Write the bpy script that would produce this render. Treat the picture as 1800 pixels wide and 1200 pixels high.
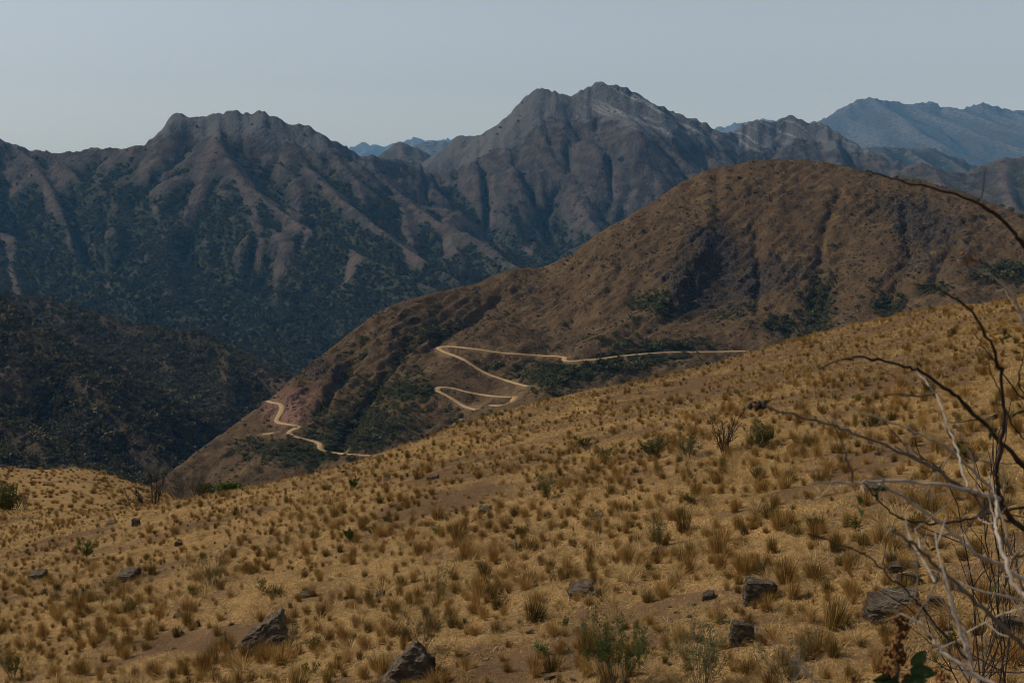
import bpy, bmesh, math, random
import numpy as np
from mathutils import Vector, Matrix

for o in list(bpy.data.objects):
    bpy.data.objects.remove(o)
sc = bpy.context.scene
COL = sc.collection
rng = np.random.default_rng(7)
random.seed(7)
R = math.radians

# ------------------------------------------------------------------ camera
LENS, SENSOR, HORIZON_ROW = 45.0, 36.0, 330.0
FPX = 1800 * LENS / SENSOR
PITCH = math.atan((600 - HORIZON_ROW) / FPX)
cam_d = bpy.data.cameras.new('camera')
cam_d.lens, cam_d.sensor_width = LENS, SENSOR
cam_d.clip_start, cam_d.clip_end = 0.05, 90000
cam_d.dof.use_dof = True
cam_d.dof.focus_distance = 32.0
cam_d.dof.aperture_fstop = 14.0
cam = bpy.data.objects.new('camera', cam_d)
COL.objects.link(cam)
cam.location = (0, 0, 0)
cam.rotation_euler = (math.pi / 2 - PITCH, 0, 0)
sc.camera = cam

# ------------------------------------------------------------------ sky, sun, exposure
TO_SUN = Vector((-0.70, 0.09, 0.71)).normalized()
SUN_EL = math.asin(TO_SUN.z)
SUN_ROT = math.atan2(TO_SUN.x, TO_SUN.y)
world = bpy.data.worlds.new('World')
sc.world = world
world.use_nodes = True
wn = world.node_tree.nodes
sky = wn.new('ShaderNodeTexSky')
sky.sky_type = 'NISHITA'
sky.sun_disc = False
sky.sun_elevation = SUN_EL
sky.sun_rotation = SUN_ROT
sky.altitude = 0
sky.air_density = 1.0
sky.dust_density = 0.9
sky.ozone_density = 1.0
hsv = wn.new('ShaderNodeHueSaturation')
hsv.inputs['Saturation'].default_value = 0.10
tint = wn.new('ShaderNodeMix'); tint.data_type = 'RGBA'; tint.blend_type = 'MULTIPLY'
tint.inputs[0].default_value = 1.0
tint.inputs[7].default_value = (0.76, 0.87, 1.01, 1)
world.node_tree.links.new(hsv.outputs['Color'], tint.inputs[6])
world.node_tree.links.new(sky.outputs['Color'], hsv.inputs['Color'])
world.node_tree.links.new(tint.outputs[2], wn['Background'].inputs['Color'])
wn['Background'].inputs['Strength'].default_value = 0.124
sun_d = bpy.data.lights.new('sun', 'SUN')
sun_d.energy = 5.0
sun_d.angle = R(0.53)
sun_d.color = (1.0, 0.93, 0.82)
sun = bpy.data.objects.new('sun', sun_d)
COL.objects.link(sun)
sun.rotation_euler = TO_SUN.to_track_quat('Z', 'Y').to_euler()
sc.view_settings.view_transform = 'Standard'
sc.view_settings.look = 'None'
sc.view_settings.gamma = 1.0
sc.view_settings.use_curve_mapping = False
sc.view_settings.exposure = -0.35
sc.render.engine = 'CYCLES'
sc.cycles.use_denoising = True
try:
    sc.cycles.denoising_prefilter = 'ACCURATE'
except Exception:
    pass
sc.cycles.filter_width = 1.0
sc.cycles.max_bounces = 5
sc.cycles.volume_bounces = 0
sc.cycles.transparent_max_bounces = 6
sc.cycles.volume_max_steps = 64

# ------------------------------------------------------------------ helpers
_cp, _sp = math.cos(PITCH), math.sin(PITCH)


def ray(px, py):
    """direction through a photo pixel (1800 x 1200), scaled so that y = 1"""
    x = (px - 900) / FPX
    v = -(py - 600) / FPX
    y = _cp + v * _sp
    z = v * _cp - _sp
    return x / y, z / y


def P3(px, py, Y):
    t, s = ray(px, py)
    return (t * Y, Y, s * Y)


def project(x, y, z):
    d = y * _cp - z * _sp
    v = y * _sp + z * _cp
    return 900 + FPX * x / d, 600 - FPX * v / d


def _hash(ix, iy, seed):
    h = (ix.astype(np.int64) * 374761393 + iy.astype(np.int64) * 668265263 + seed * 1442695041) & 0xFFFFFFFF
    h = ((h ^ (h >> 13)) * 1274126177) & 0xFFFFFFFF
    h = (h ^ (h >> 16)) & 0xFFFFFFFF
    return h


def noise(x, y, seed=0):
    x = np.asarray(x, float); y = np.asarray(y, float)
    x0 = np.floor(x); y0 = np.floor(y)
    fx = x - x0; fy = y - y0
    u = fx * fx * fx * (fx * (fx * 6 - 15) + 10); v = fy * fy * fy * (fy * (fy * 6 - 15) + 10)

    def g(ax, ay):
        a = _hash(x0 + ax, y0 + ay, seed) * (2 * math.pi / 4294967296.0)
        return np.cos(a) * (fx - ax) + np.sin(a) * (fy - ay)
    a = g(0, 0); b = g(1, 0); c = g(0, 1); d = g(1, 1)
    return 1.5 * ((a * (1 - u) + b * u) * (1 - v) + (c * (1 - u) + d * u) * v)


def fbm(x, y, seed=0, octs=4, gain=0.5, ridged=False):
    s = 0.0; amp = 1.0; tot = 0.0; f = 1.0
    for k in range(octs):
        n = noise(x * f + 17.3 * k, y * f - 9.1 * k, seed + k * 31)
        if ridged:
            n = 1 - 2 * np.abs(n)
        s = s + amp * n; tot += amp
        amp *= gain; f *= 2.03
    return s / tot


def sstep(a, b, x):
    t = np.clip((np.asarray(x, float) - a) / (b - a), 0, 1)
    return t * t * (3 - 2 * t)


def mesh_obj(name, verts, faces, mat=None, parent=None, smooth=False, attrs=None):
    me = bpy.data.meshes.new(name)
    verts = np.asarray(verts, np.float32).reshape(-1, 3)
    if isinstance(faces, np.ndarray):
        nf, k = faces.shape
        me.vertices.add(len(verts)); me.vertices.foreach_set('co', verts.ravel())
        me.loops.add(nf * k); me.loops.foreach_set('vertex_index', faces.astype(np.int32).ravel())
        me.polygons.add(nf)
        me.polygons.foreach_set('loop_start', np.arange(0, nf * k, k, dtype=np.int32))
        me.polygons.foreach_set('loop_total', np.full(nf, k, dtype=np.int32))
        me.update(calc_edges=True); me.validate()
    else:
        me.from_pydata([tuple(map(float, v)) for v in verts], [], faces)
        me.update()
    if attrs:
        for an, av in attrs.items():
            at = me.attributes.new(an, 'FLOAT', 'POINT')
            at.data.foreach_set('value', np.asarray(av, np.float32).ravel())
    if smooth:
        me.polygons.foreach_set('use_smooth', np.ones(len(me.polygons), bool))
    o = bpy.data.objects.new(name, me)
    if mat:
        me.materials.append(mat)
    COL.objects.link(o)
    if parent:
        o.parent = parent
    return o


def tag(o, label=None, cat=None, group=None, kind=None):
    if label: o['label'] = label
    if cat: o['category'] = cat
    if group: o['group'] = group
    if kind: o['kind'] = kind
    return o


def empty(name, loc, rz=0.0):
    o = bpy.data.objects.new(name, None)
    COL.objects.link(o)
    o.location = loc; o.rotation_euler = (0, 0, rz)
    o.empty_display_size = 0.1
    return o


# ------------------------------------------------------------------ materials
def new_mat(name):
    m = bpy.data.materials.new(name); m.use_nodes = True
    return m, m.node_tree, m.node_tree.nodes['Principled BSDF']


class NT:
    """short-hand for wiring nodes"""
    def __init__(s, nt): s.nt = nt

    def n(s, t, **kw):
        nd = s.nt.nodes.new(t)
        for k, v in kw.items():
            setattr(nd, k, v)
        return nd

    def l(s, a, b): s.nt.links.new(a, b)

    def pos(s, scale=(1, 1, 1), rot=(0, 0, 0), obj=False):
        c = s.n('ShaderNodeTexCoord') if obj else s.n('ShaderNodeNewGeometry')
        m = s.n('ShaderNodeMapping')
        m.inputs['Scale'].default_value = scale; m.inputs['Rotation'].default_value = rot
        s.l(c.outputs['Object' if obj else 'Position'], m.inputs['Vector'])
        return m.outputs['Vector']

    def noise(s, vec, scale, detail=4, rough=0.55, dist=0.0):
        t = s.n('ShaderNodeTexNoise')
        t.inputs['Scale'].default_value = scale; t.inputs['Detail'].default_value = detail
        t.inputs['Roughness'].default_value = rough; t.inputs['Distortion'].default_value = dist
        s.l(vec, t.inputs['Vector'])
        return t.outputs['Fac']

    def voro(s, vec, scale, out='Distance', rand=1.0):
        t = s.n('ShaderNodeTexVoronoi')
        t.inputs['Scale'].default_value = scale; t.inputs['Randomness'].default_value = rand
        s.l(vec, t.inputs['Vector'])
        return t.outputs[out]

    def rangemap(s, v, a, b, c=0.0, d=1.0, smooth=True):
        m = s.n('ShaderNodeMapRange')
        if smooth: m.interpolation_type = 'SMOOTHSTEP'
        m.inputs['From Min'].default_value = a; m.inputs['From Max'].default_value = b
        m.inputs['To Min'].default_value = c; m.inputs['To Max'].default_value = d
        s.l(v, m.inputs['Value'])
        return m.outputs['Result']

    def math(s, op, a, b=None, clamp=False):
        m = s.n('ShaderNodeMath', operation=op); m.use_clamp = clamp
        for i, v in enumerate((a, b)):
            if v is None: continue
            if isinstance(v, (int, float)): m.inputs[i].default_value = v
            else: s.l(v, m.inputs[i])
        return m.outputs[0]

    def mix(s, f, a, b):
        m = s.n('ShaderNodeMix', data_type='RGBA')
        for i, v in ((0, f), (6, a), (7, b)):
            if isinstance(v, (int, float)): m.inputs[i].default_value = v
            elif isinstance(v, tuple): m.inputs[i].default_value = (*v, 1)
            else: s.l(v, m.inputs[i])
        return m.outputs[2]

    def attr(s, name):
        a = s.n('ShaderNodeAttribute'); a.attribute_name = name
        return a.outputs['Fac']

    def objrand(s):
        return s.n('ShaderNodeObjectInfo').outputs['Random']

    def ramp(s, v, stops):
        r = s.n('ShaderNodeValToRGB')
        e = r.color_ramp.elements
        e[0].position, e[0].color = stops[0][0], (*stops[0][1], 1)
        e[1].position, e[1].color = stops[-1][0], (*stops[-1][1], 1)
        for p, c in stops[1:-1]:
            k = e.new(p); k.color = (*c, 1)
        s.l(v, r.inputs['Fac'])
        return r.outputs['Color']

    def bump(s, h, dist, strength, normal=None):
        b = s.n('ShaderNodeBump')
        b.inputs['Distance'].default_value = dist; b.inputs['Strength'].default_value = strength
        s.l(h, b.inputs['Height'])
        if normal is not None: s.l(normal, b.inputs['Normal'])
        return b.outputs['Normal']


ALBEDO = 0.76      # all the colours below were judged against a weaker sun


def finish(nt, bs, col, rough=0.9, normal=None, spec=0.15):
    h = nt.n('ShaderNodeHueSaturation'); h.inputs['Value'].default_value = ALBEDO
    if isinstance(col, tuple): h.inputs['Color'].default_value = (*col, 1)
    else: nt.l(col, h.inputs['Color'])
    col = h.outputs['Color']
    nt.l(col, bs.inputs['Base Color'])
    bs.inputs['Roughness'].default_value = rough
    bs.inputs['Specular IOR Level'].default_value = spec
    if normal is not None: nt.l(normal, bs.inputs['Normal'])
    return col
# ------------------------------------------------------------------ terrain tools
def ridge_field(X, Y, ridges):
    """height of the highest straight flank that falls away from a set of ridge lines
    ridges: list of (points3d, slope); returns height, distance to nearest crest-line"""
    H = np.full(X.shape, -1e9); D = np.full(X.shape, 1e9)
    for pts, slope in ridges:
        for a, b in zip(pts[:-1], pts[1:]):
            ax, ay, az = a; bx, by, bz = b
            dx, dy = bx - ax, by - ay
            L2 = dx * dx + dy * dy + 1e-9
            t = np.clip(((X - ax) * dx + (Y - ay) * dy) / L2, 0, 1)
            d = np.hypot(X - ax - t * dx, Y - ay - t * dy)
            H = np.maximum(H, az + t * (bz - az) - slope * d)
            D = np.minimum(D, d)
    return H, D


def crest_pts(px_list, sub, jit, seed):
    """densify a (px, py, depth) polyline and roughen it by a few pixels"""
    out = []
    r = np.random.default_rng(seed)
    for (a, b) in zip(px_list[:-1], px_list[1:]):
        n = max(1, int(abs(b[0] - a[0]) / sub))
        for k in range(n):
            f = k / n
            out.append((a[0] + f * (b[0] - a[0]), a[1] + f * (b[1] - a[1]) + (r.normal() * jit if k else 0), a[2] + f * (b[2] - a[2])))
    out.append(px_list[-1])
    return [P3(*p) for p in out]


def erode(H, iters, K, pinned, m=0.5, diff=0.08):
    """stream-power incision on a grid: gullies cut headward into the flanks"""
    ny, nx = H.shape
    idx = np.arange(ny * nx).reshape(ny, nx)
    offs = [(-1, 0), (1, 0), (0, -1), (0, 1), (-1, -1), (-1, 1), (1, -1), (1, 1)]
    A = None
    Kf = np.where(pinned, 0.0, K).ravel()
    for it in range(iters):
        Hp = np.pad(H, 1, constant_values=1e9)
        ip = np.pad(idx, 1, constant_values=-1)
        best = np.zeros((ny, nx)); rec = idx.copy(); dist = np.ones((ny, nx))
        for dy, dx in offs:
            nb = Hp[1 + dy:1 + dy + ny, 1 + dx:1 + dx + nx]
            dl = math.hypot(dy, dx)
            s = (H - nb) / dl
            mk = s > best
            best = np.where(mk, s, best)
            rec = np.where(mk, ip[1 + dy:1 + dy + ny, 1 + dx:1 + dx + nx], rec)
            dist = np.where(mk, dl, dist)
        order = np.argsort(-H, axis=None).tolist()
        rl = rec.ravel().tolist()
        Al = [1.0] * (ny * nx)
        for i in order:
            r = rl[i]
            if r != i:
                Al[r] += Al[i]
        A = np.array(Al)
        F = (Kf * A ** m / dist.ravel()).tolist()
        h = H.ravel().tolist()
        for i in reversed(order):
            r = rl[i]
            if r != i:
                f = F[i]
                if f:
                    h[i] = (h[i] + f * h[r]) / (1 + f)
        Hn = np.array(h).reshape(ny, nx)
        if diff:
            q = np.pad(Hn, 1, mode='edge')
            lap = (q[:-2, 1:-1] + q[2:, 1:-1] + q[1:-1, :-2] + q[1:-1, 2:] - 4 * Hn)
            Hn = np.where(pinned, Hn, Hn + diff * lap)
        H = Hn
    return H, A.reshape(ny, nx)


def upsample(a, k):
    """bicubic (Catmull-Rom) refinement of a grid by an integer factor"""
    def up1(z):
        n = z.shape[0]
        p = np.concatenate([2 * z[:1] - z[1:2], z, 2 * z[-1:] - z[-2:-1]], 0)
        res = np.empty(((n - 1) * k + 1,) + z.shape[1:])
        for j in range(k):
            t = j / k
            w = (-.5 * t + t * t - .5 * t ** 3, 1 - 2.5 * t * t + 1.5 * t ** 3, .5 * t + 2 * t * t - 1.5 * t ** 3, -.5 * t * t + .5 * t ** 3)
            m = n - 1
            res[j::k][:m] = w[0] * p[0:m] + w[1] * p[1:m + 1] + w[2] * p[2:m + 2] + w[3] * p[3:m + 3]
        res[-1] = z[-1]
        return res
    return up1(up1(a).T).T


class Field:
    """regular height grid with bilinear look-up"""
    def __init__(s, x0, y0, dx, H):
        s.x0, s.y0, s.dx, s.H = x0, y0, dx, H

    def axes(s):
        ny, nx = s.H.shape
        return s.x0 + s.dx * np.arange(nx), s.y0 + s.dx * np.arange(ny)

    def at(s, x, y, A=None):
        A = s.H if A is None else A
        ny, nx = A.shape
        u = np.clip((np.asarray(x, float) - s.x0) / s.dx, 0, nx - 1.001)
        v = np.clip((np.asarray(y, float) - s.y0) / s.dx, 0, ny - 1.001)
        i = u.astype(int); j = v.astype(int); f = u - i; g = v - j
        return (A[j, i] * (1 - f) + A[j, i + 1] * f) * (1 - g) + (A[j + 1, i] * (1 - f) + A[j + 1, i + 1] * f) * g

    def normal(s, x, y, e=None):
        e = e or s.dx
        gx = (s.at(x + e, y) - s.at(x - e, y)) / (2 * e); gy = (s.at(x, y + e) - s.at(x, y - e)) / (2 * e)
        n = np.stack([-gx, -gy, np.ones_like(gx)], -1)
        return n / np.linalg.norm(n, axis=-1, keepdims=True)

    def cast(s, px, py, y0=None, y1=None, step=None):
        """first point of the field seen through a photo pixel"""
        t, q = ray(px, py)
        ys = np.arange(y0 or s.y0, y1 or (s.y0 + s.dx * (s.H.shape[0] - 1)), step or s.dx * .25)
        z = s.at(t * ys, ys)
        ok = np.nonzero((z >= q * ys) & (t * ys > s.x0) & (t * ys < s.x0 + s.dx * (s.H.shape[1] - 1)))[0]
        if len(ok) == 0: return None
        Y = ys[ok[0]]
        return (t * Y, Y, float(s.at(t * Y, Y)))

    def mesh(s, name, mat, attrs=None, keep=None, smooth=True):
        xs, ys = s.axes()
        X, Y = np.meshgrid(xs, ys)
        ny, nx = s.H.shape
        V = np.stack([X, Y, s.H], -1).reshape(-1, 3)
        i = np.arange(ny * nx).reshape(ny, nx)
        F = np.stack([i[:-1, :-1], i[:-1, 1:], i[1:, 1:], i[1:, :-1]], -1).reshape(-1, 4)
        if keep is not None:
            k = keep[:-1, :-1].ravel()
            F = F[k]
            used = np.zeros(ny * nx, bool); used[F.ravel()] = True
            remap = np.cumsum(used) - 1
            V = V[used]; F = remap[F]
            attrs = {n: a.ravel()[used] for n, a in (attrs or {}).items()}
        o = mesh_obj(name, V, F, mat, smooth=smooth, attrs=attrs)
        return tag(o, kind='structure')


BASE = -430.0


def box(a, r):
    k = 2 * r + 1
    p = np.pad(a, ((r + 1, r), (r + 1, r)), mode='edge').cumsum(0).cumsum(1)
    return (p[k:, k:] - p[:-k, k:] - p[k:, :-k] + p[:-k, :-k]) / (k * k)


def fit_skyline(f, D, pts, reach, sm=5, left_t=-9.0):
    """raise or lower the crest belt so that the skyline seen from the viewpoint runs where it should"""
    xs, ys = f.axes(); X, Y = np.meshgrid(xs, ys)
    tt = np.array([p[0] / p[1] for p in pts]); qq = np.array([p[2] / p[1] for p in pts]); dd = np.array([p[1] for p in pts])
    o = np.argsort(tt); tt, qq, dd = tt[o], qq[o], dd[o]
    cols = np.linspace(tt[0], tt[-1], 900)
    yy = np.arange(f.y0 + f.dx, ys[-1] - f.dx, f.dx * .5)
    for _ in range(2):
        T, YY = np.meshgrid(cols, yy)
        Z = np.where((T * YY < f.x0) | (T * YY > xs[-1]), -1e6, f.at(T * YY, YY))
        got = (Z / YY).max(0)
        need = (np.interp(cols, tt, qq) - got) * np.interp(cols, tt, dd)
        k = np.hanning(sm + 2)[1:-1]; k /= k.sum()
        need = np.convolve(np.pad(need, sm // 2, mode='edge'), k, 'valid')
        f.H = f.H + np.interp(X / np.maximum(Y, 1), cols, need) * np.exp(-(D / np.where(X / np.maximum(Y, 1) < left_t, 190.0, reach)) ** 2)


def build_terrain(x0, x1, y0, y1, dx, ridges, iters, K, noise_amp, noise_len, seed, pin=1.1, diff=0.08, floor=BASE, up=2, warp=0.0, soft=0, sharp=True):
    xs = np.arange(x0, x1 + .1, dx); ys = np.arange(y0, y1 + .1, dx)
    X, Y = np.meshgrid(xs, ys)
    wx = wy = 0
    if warp:
        wx = warp * fbm(X / noise_len, Y / noise_len, seed + 5, 3); wy = warp * fbm(X / noise_len, Y / noise_len, seed + 9, 3)
    H0, D0 = ridge_field(X, Y, ridges)
    H1, D1 = ridge_field(X + wx, Y + wy, ridges)
    w = sstep(0.5 * dx, 6 * dx, D0)
    H = H0 * (1 - w) + H1 * w
    H = H + noise_amp * fbm(X / noise_len, Y / noise_len, seed, 5) * sstep(0, 8 * dx, D0)
    for _ in range(3 if soft else 0):
        H = box(H, soft)
    H = np.maximum(H, floor + 3 * noise(X / 40, Y / 40, seed))
    pinned = (D0 < pin * dx)
    He, A = erode(H, iters, K, pinned, diff=diff)
    if not soft: He = np.where(pinned, H0, He)
    f = Field(x0, y0, dx / up, upsample(He, up))
    flow = upsample(np.log(A + 1), up)
    xs, ys = f.axes()
    X, Y = np.meshgrid(xs, ys)
    Hs, Ds = ridge_field(X, Y, ridges)
    if not soft: f.H = np.where(Ds < 1.6 * dx, np.maximum(f.H, Hs - .25 * Ds), f.H)
    return f, flow, Ds, X, Y


def concavity(H, dx, r):
    """large-scale hollow (positive) / spur (negative) measure by box blur"""
    def box(a, r):
        k = 2 * r + 1
        p = np.pad(a, ((r + 1, r), (r + 1, r)), mode='edge').cumsum(0).cumsum(1)
        return (p[k:, k:] - p[:-k, k:] - p[k:, :-k] + p[:-k, :-k]) / (k * k)
    return (box(H, r) - H) / (r * dx)


# ------------------------------------------------------------------ far and middle mountains
def mountain_mat(name, forest, scrub, bare, rock, bump_len, bump_h, strata=False):
    m, t, bs = new_mat(name)
    n = NT(t)
    p = n.pos()
    big = n.noise(p, 1 / 180.0, 5, .6)
    mid = n.noise(p, 1 / 40.0, 5, .65)
    fine = n.noise(p, 1 / (bump_len * .9), 3, .6)
    veg = n.math('ADD', n.attr('veg'), n.math('MULTIPLY', n.math('SUBTRACT', mid, .5), 1.3))
    veg = n.rangemap(veg, .36, .62)
    fcol = n.mix(n.rangemap(fine, .38, .68), forest, scrub)
    fcol = n.mix(n.rangemap(big, .5, .75), fcol, tuple(.5 * a + .5 * b for a, b in zip(scrub, bare)))
    bcol = n.mix(n.rangemap(mid, .34, .68), tuple(c * .7 for c in bare), tuple(c * 1.5 for c in bare))
    bcol = n.mix(n.math('MULTIPLY', n.attr('pale'), n.rangemap(mid, .35, .6)), bcol, tuple(c * k for c, k in zip(bare, (1.75, 1.5, 1.35))))
    if strata:
        pv = n.pos((.48 * .12, .012, .12))
        d = n.n('ShaderNodeSeparateXYZ'); n.l(n.pos(), d.inputs[0])
        u = n.math('ADD', n.math('MULTIPLY', d.outputs['X'], .50), d.outputs['Z'])
        u = n.math('ADD', u, n.math('MULTIPLY', n.noise(p, 1 / 120.0, 3), 60))
        cv = n.n('ShaderNodeCombineXYZ'); n.l(n.math('MULTIPLY', u, 1 / 16.0), cv.inputs['X'])
        n.l(n.math('MULTIPLY', d.outputs['X'], 1 / 260.0), cv.inputs['Y'])
        st = n.rangemap(n.noise(cv.outputs[0], 1.0, 2, .5), .50, .66)
        st = n.math('MULTIPLY', st, n.attr('strata'))
        rcol = n.mix(st, rock, tuple(min(.6, c * 2.0) for c in rock))
    else:
        rcol = n.mix(n.rangemap(mid, .42, .66), rock, tuple(c * 1.5 for c in rock))
    rmask = n.rangemap(n.math('ADD', n.attr('rock'), n.math('MULTIPLY', n.math('SUBTRACT', mid, .5), 1.1)), .42, .6)
    c = n.mix(veg, bcol, fcol)
    c = n.mix(rmask, c, rcol)
    h = n.math('ADD', n.math('MULTIPLY', fine, 1.0), n.math('MULTIPLY', mid, 1.2))
    finish(n, bs, c, 1.0, n.bump(h, bump_h, .9), .03)
    return m


MASSIF = [(-700, 190, 4000), (-400, 225, 4000), (-150, 215, 4000), (-60, 235, 4000), (0, 243, 4000), (30, 255, 4000), (60, 263, 4000), (110, 270, 4000), (150, 262, 4000), (190, 260, 4000), (215, 262, 4000), (250, 257, 4000), (270, 243, 4000), (290, 222, 4000), (302, 202, 4000), (312, 198, 4000), (330, 205, 4000), (345, 208, 4000), (365, 202, 4000), (380, 201, 4000), (400, 195, 4000), (415, 193, 4000), (430, 198, 4000), (445, 200, 4000), (455, 193, 4000), (470, 200, 4000), (490, 208, 4000), (505, 217, 4000), (525, 217, 4000), (545, 221, 4000), (560, 232, 4000), (575, 241, 4000), (600, 253, 4020), (625, 268, 4050), (640, 276, 4080), (660, 273, 4120), (690, 280, 4200), (740, 288, 4350), (775, 286, 4500), (800, 270, 4560), (830, 250, 4600), (860, 228, 4640), (880, 217, 4660), (905, 190, 4680), (925, 168, 4700), (945, 155, 4700), (965, 156, 4700), (985, 165, 4700), (1007, 168, 4700), (1025, 160, 4720), (1035, 152, 4730), (1050, 144, 4740), (1065, 148, 4740), (1080, 150, 4740), (1100, 153, 4750), (1130, 170, 4750), (1150, 182, 4760), (1180, 195, 4780), (1210, 207, 4800), (1240, 215, 4850), (1260, 228, 4900), (1280, 233, 5000), (1300, 222, 5080), (1330, 209, 5100), (1345, 214, 5100), (1360, 213, 5120), (1385, 203, 5150), (1400, 208, 5150), (1420, 216, 5150), (1435, 214, 5150), (1460, 226, 5120), (1500, 250, 5050), (1560, 280, 4950), (1600, 292, 4900), (1640, 303, 4850), (1700, 330, 4750), (1800, 390, 4600)]
SPURS = [
    [(30, 255, 4000), (70, 300, 3850), (100, 360, 3650), (130, 440, 3400), (160, 520, 3100), (200, 580, 2850)],
    [(0, 243, 4000), (-40, 330, 3700), (0, 430, 3300), (30, 500, 3000), (60, 560, 2750)],
    [(-150, 215, 4000), (-170, 330, 3600), (-140, 450, 3200)],
    [(385, 200, 4000), (383, 252, 3800), (355, 320, 3620), (322, 380, 3470), (290, 425, 3350), (300, 500, 3050), (340, 570, 2800)],
    [(383, 252, 3800), (430, 320, 3600), (520, 390, 3350), (640, 450, 3080), (760, 505, 2860)],
    [(110, 285, 3900), (190, 372, 3650), (290, 445, 3350), (410, 520, 3000), (560, 592, 2700)],
    [(-60, 380, 3420), (100, 452, 3150), (250, 512, 2900), (400, 572, 2650), (570, 632, 2450)],
    [(480, 205, 4000), (535, 290, 3800), (600, 350, 3560), (690, 420, 3280), (800, 490, 3000)],
    [(560, 235, 4000), (630, 320, 3750), (650, 400, 3500), (640, 480, 3250), (620, 560, 2950), (600, 610, 2800)],
    [(640, 276, 4080), (700, 340, 3850), (770, 390, 3650), (850, 425, 3400), (905, 465, 3150), (950, 515, 2900)],
    [(700, 340, 3850), (722, 420, 3500), (742, 490, 3200), (725, 560, 2900)],
    [(800, 400, 3560), (810, 460, 3300), (800, 520, 3000)],
    [(945, 155, 4700), (940, 220, 4560), (960, 290, 4360), (1010, 330, 4220), (1040, 390, 4000), (1070, 440, 3850)],
    [(880, 217, 4660), (862, 290, 4480), (872, 370, 4220), (905, 425, 4000), (960, 450, 3850)],
    [(1050, 144, 4740), (1110, 205, 4600), (1180, 262, 4450), (1230, 310, 4300), (1200, 390, 4000)],
    [(775, 286, 4500), (800, 340, 4300), (830, 400, 4050)],
    [(1240, 215, 4850), (1270, 270, 4680), (1300, 320, 4500)],
    [(1330, 209, 5100), (1322, 260, 4960), (1340, 310, 4780)],
    [(1385, 203, 5150), (1425, 250, 5020), (1440, 300, 4850)],
    [(1500, 250, 5050), (1510, 300, 4880), (1540, 340, 4700)],
]
mr = [(crest_pts(MASSIF, 4, 2.4, 3), .74)] + [(crest_pts(s, 14, 2.0, 40 + i), .68) for i, s in enumerate(SPURS)]
massif, mflow, mD, mX, mY = build_terrain(-3200, 2900, 2150, 6200, 15, mr, 9, .036, 105, 280, 11, warp=70, up=2, diff=.05)
_r = mX / mY * 4000 + .6 * massif.H
massif.H += 9 * fbm(_r / 75 + .6 * fbm(mX / 200, mY / 200, 82, 3), massif.H / 620, 81, 4, .55, ridged=True) * sstep(0, 80, mD)
massif.H += (9 * fbm(mX / 95, mY / 130, 77, 5, .6, ridged=True) + 5 * fbm(mX / 26, mY / 30, 78, 3)) * sstep(-10, 60, mD)
mm_ = ridge_field(mX, mY, mr[:1])[1]
fit_skyline(massif, mm_, mr[0][0], 130, 3)
mc = concavity(massif.H, massif.dx, 9)
crest_drop = upsample(np.zeros((2, 2)), 1)
# land cover: woods in the hollows and low down, bare scree on the spurs and up high
t_az = mX / mY
pxc = 900 + FPX * t_az
elev = massif.H
tree_line = np.interp(pxc, [0, 250, 420, 560, 700, 800, 950, 1100, 1300, 1500], [40, 60, 30, 10, -60, -80, -60, -110, -60, 0])
veg = .55 + (tree_line - elev) / 260.0 + mc * 1.1 + .12 * (mflow - 2.2)
veg += .35 * fbm(mX / 300, mY / 300, 91, 4)
# erosion scars run straight down the flanks
_u = t_az * 4000
streak = fbm(_u / 55 + .5 * fbm(_u / 150, elev / 150, 93, 2), elev / 420, 92, 4, .6)
veg -= .55 * sstep(.10, .40, streak) * sstep(-330, -150, elev)
mpx, mpy = project(mX, mY, massif.H)
SCARS = [((383, 250), (330, 400), 13), ((100, 295), (95, 365), 14), ((160, 430), (200, 540), 12), ((270, 365), (284, 415), 5), ((420, 300), (448, 385), 8), ((520, 365), (478, 545), 15), ((715, 365), (722, 475), 12), ((782, 385), (786, 445), 6), ((865, 315), (863, 395), 6), ((10, 420), (32, 525), 14), ((625, 445), (596, 525), 10), ((548, 380), (525, 450), 8), ((452, 390), (455, 500), 7), ((20, 330), (60, 300), 8), ((700, 300), (690, 350), 7), ((1130, 330), (1150, 380), 14), ((1050, 300), (1090, 350), 12), ((960, 390), (930, 440), 8), ((385, 252), (440, 330), 8)]
scar = np.zeros(mX.shape)
for (a, b, w_) in SCARS:
    dx_, dy_ = b[0] - a[0], b[1] - a[1]
    q_ = np.clip(((mpx - a[0]) * dx_ + (mpy - a[1]) * dy_) / (dx_ * dx_ + dy_ * dy_), 0, 1)
    d_ = np.hypot(mpx - a[0] - q_ * dx_, mpy - a[1] - q_ * dy_)
    scar = np.maximum(scar, np.exp(-(d_ / w_) ** 2) * (mY < 4700))
scar = np.clip(scar * (1 + .9 * fbm(_u / 30, elev / 90, 94, 4)), 0, 1)
veg -= .8 * scar
ridge_top = np.interp(pxc, [0, 200, 300, 420, 560, 640, 780, 900, 950, 1050, 1200, 1300, 1400, 1500], [130, 110, 150, 160, 110, 60, 50, 130, 215, 230, 150, 130, 170, 120])
rock = sstep(-60, 60, elev - ridge_top) * .75 + .1 + .25 * fbm(mX / 160, mY / 160, 23, 3)
strata = sstep(960, 1060, pxc) * sstep(90, 190, elev)
pale = .8 * scar + .7 * sstep(.02, .16, -mc) * sstep(-.25, .25, fbm(mX / 260, mY / 260, 55, 3))
mat_massif = mountain_mat('mountain_slopes', (.024, .027, .014), (.052, .055, .026), (.057, .050, .043), (.096, .095, .094), 11, 9.0, True)
A = dict(veg=veg, rock=rock, strata=strata, pale=pale)
split = pxc < 775
massif.mesh('mountain', mat_massif, A, keep=split)
massif.mesh('mountain', mat_massif, A, keep=~split)


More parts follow.
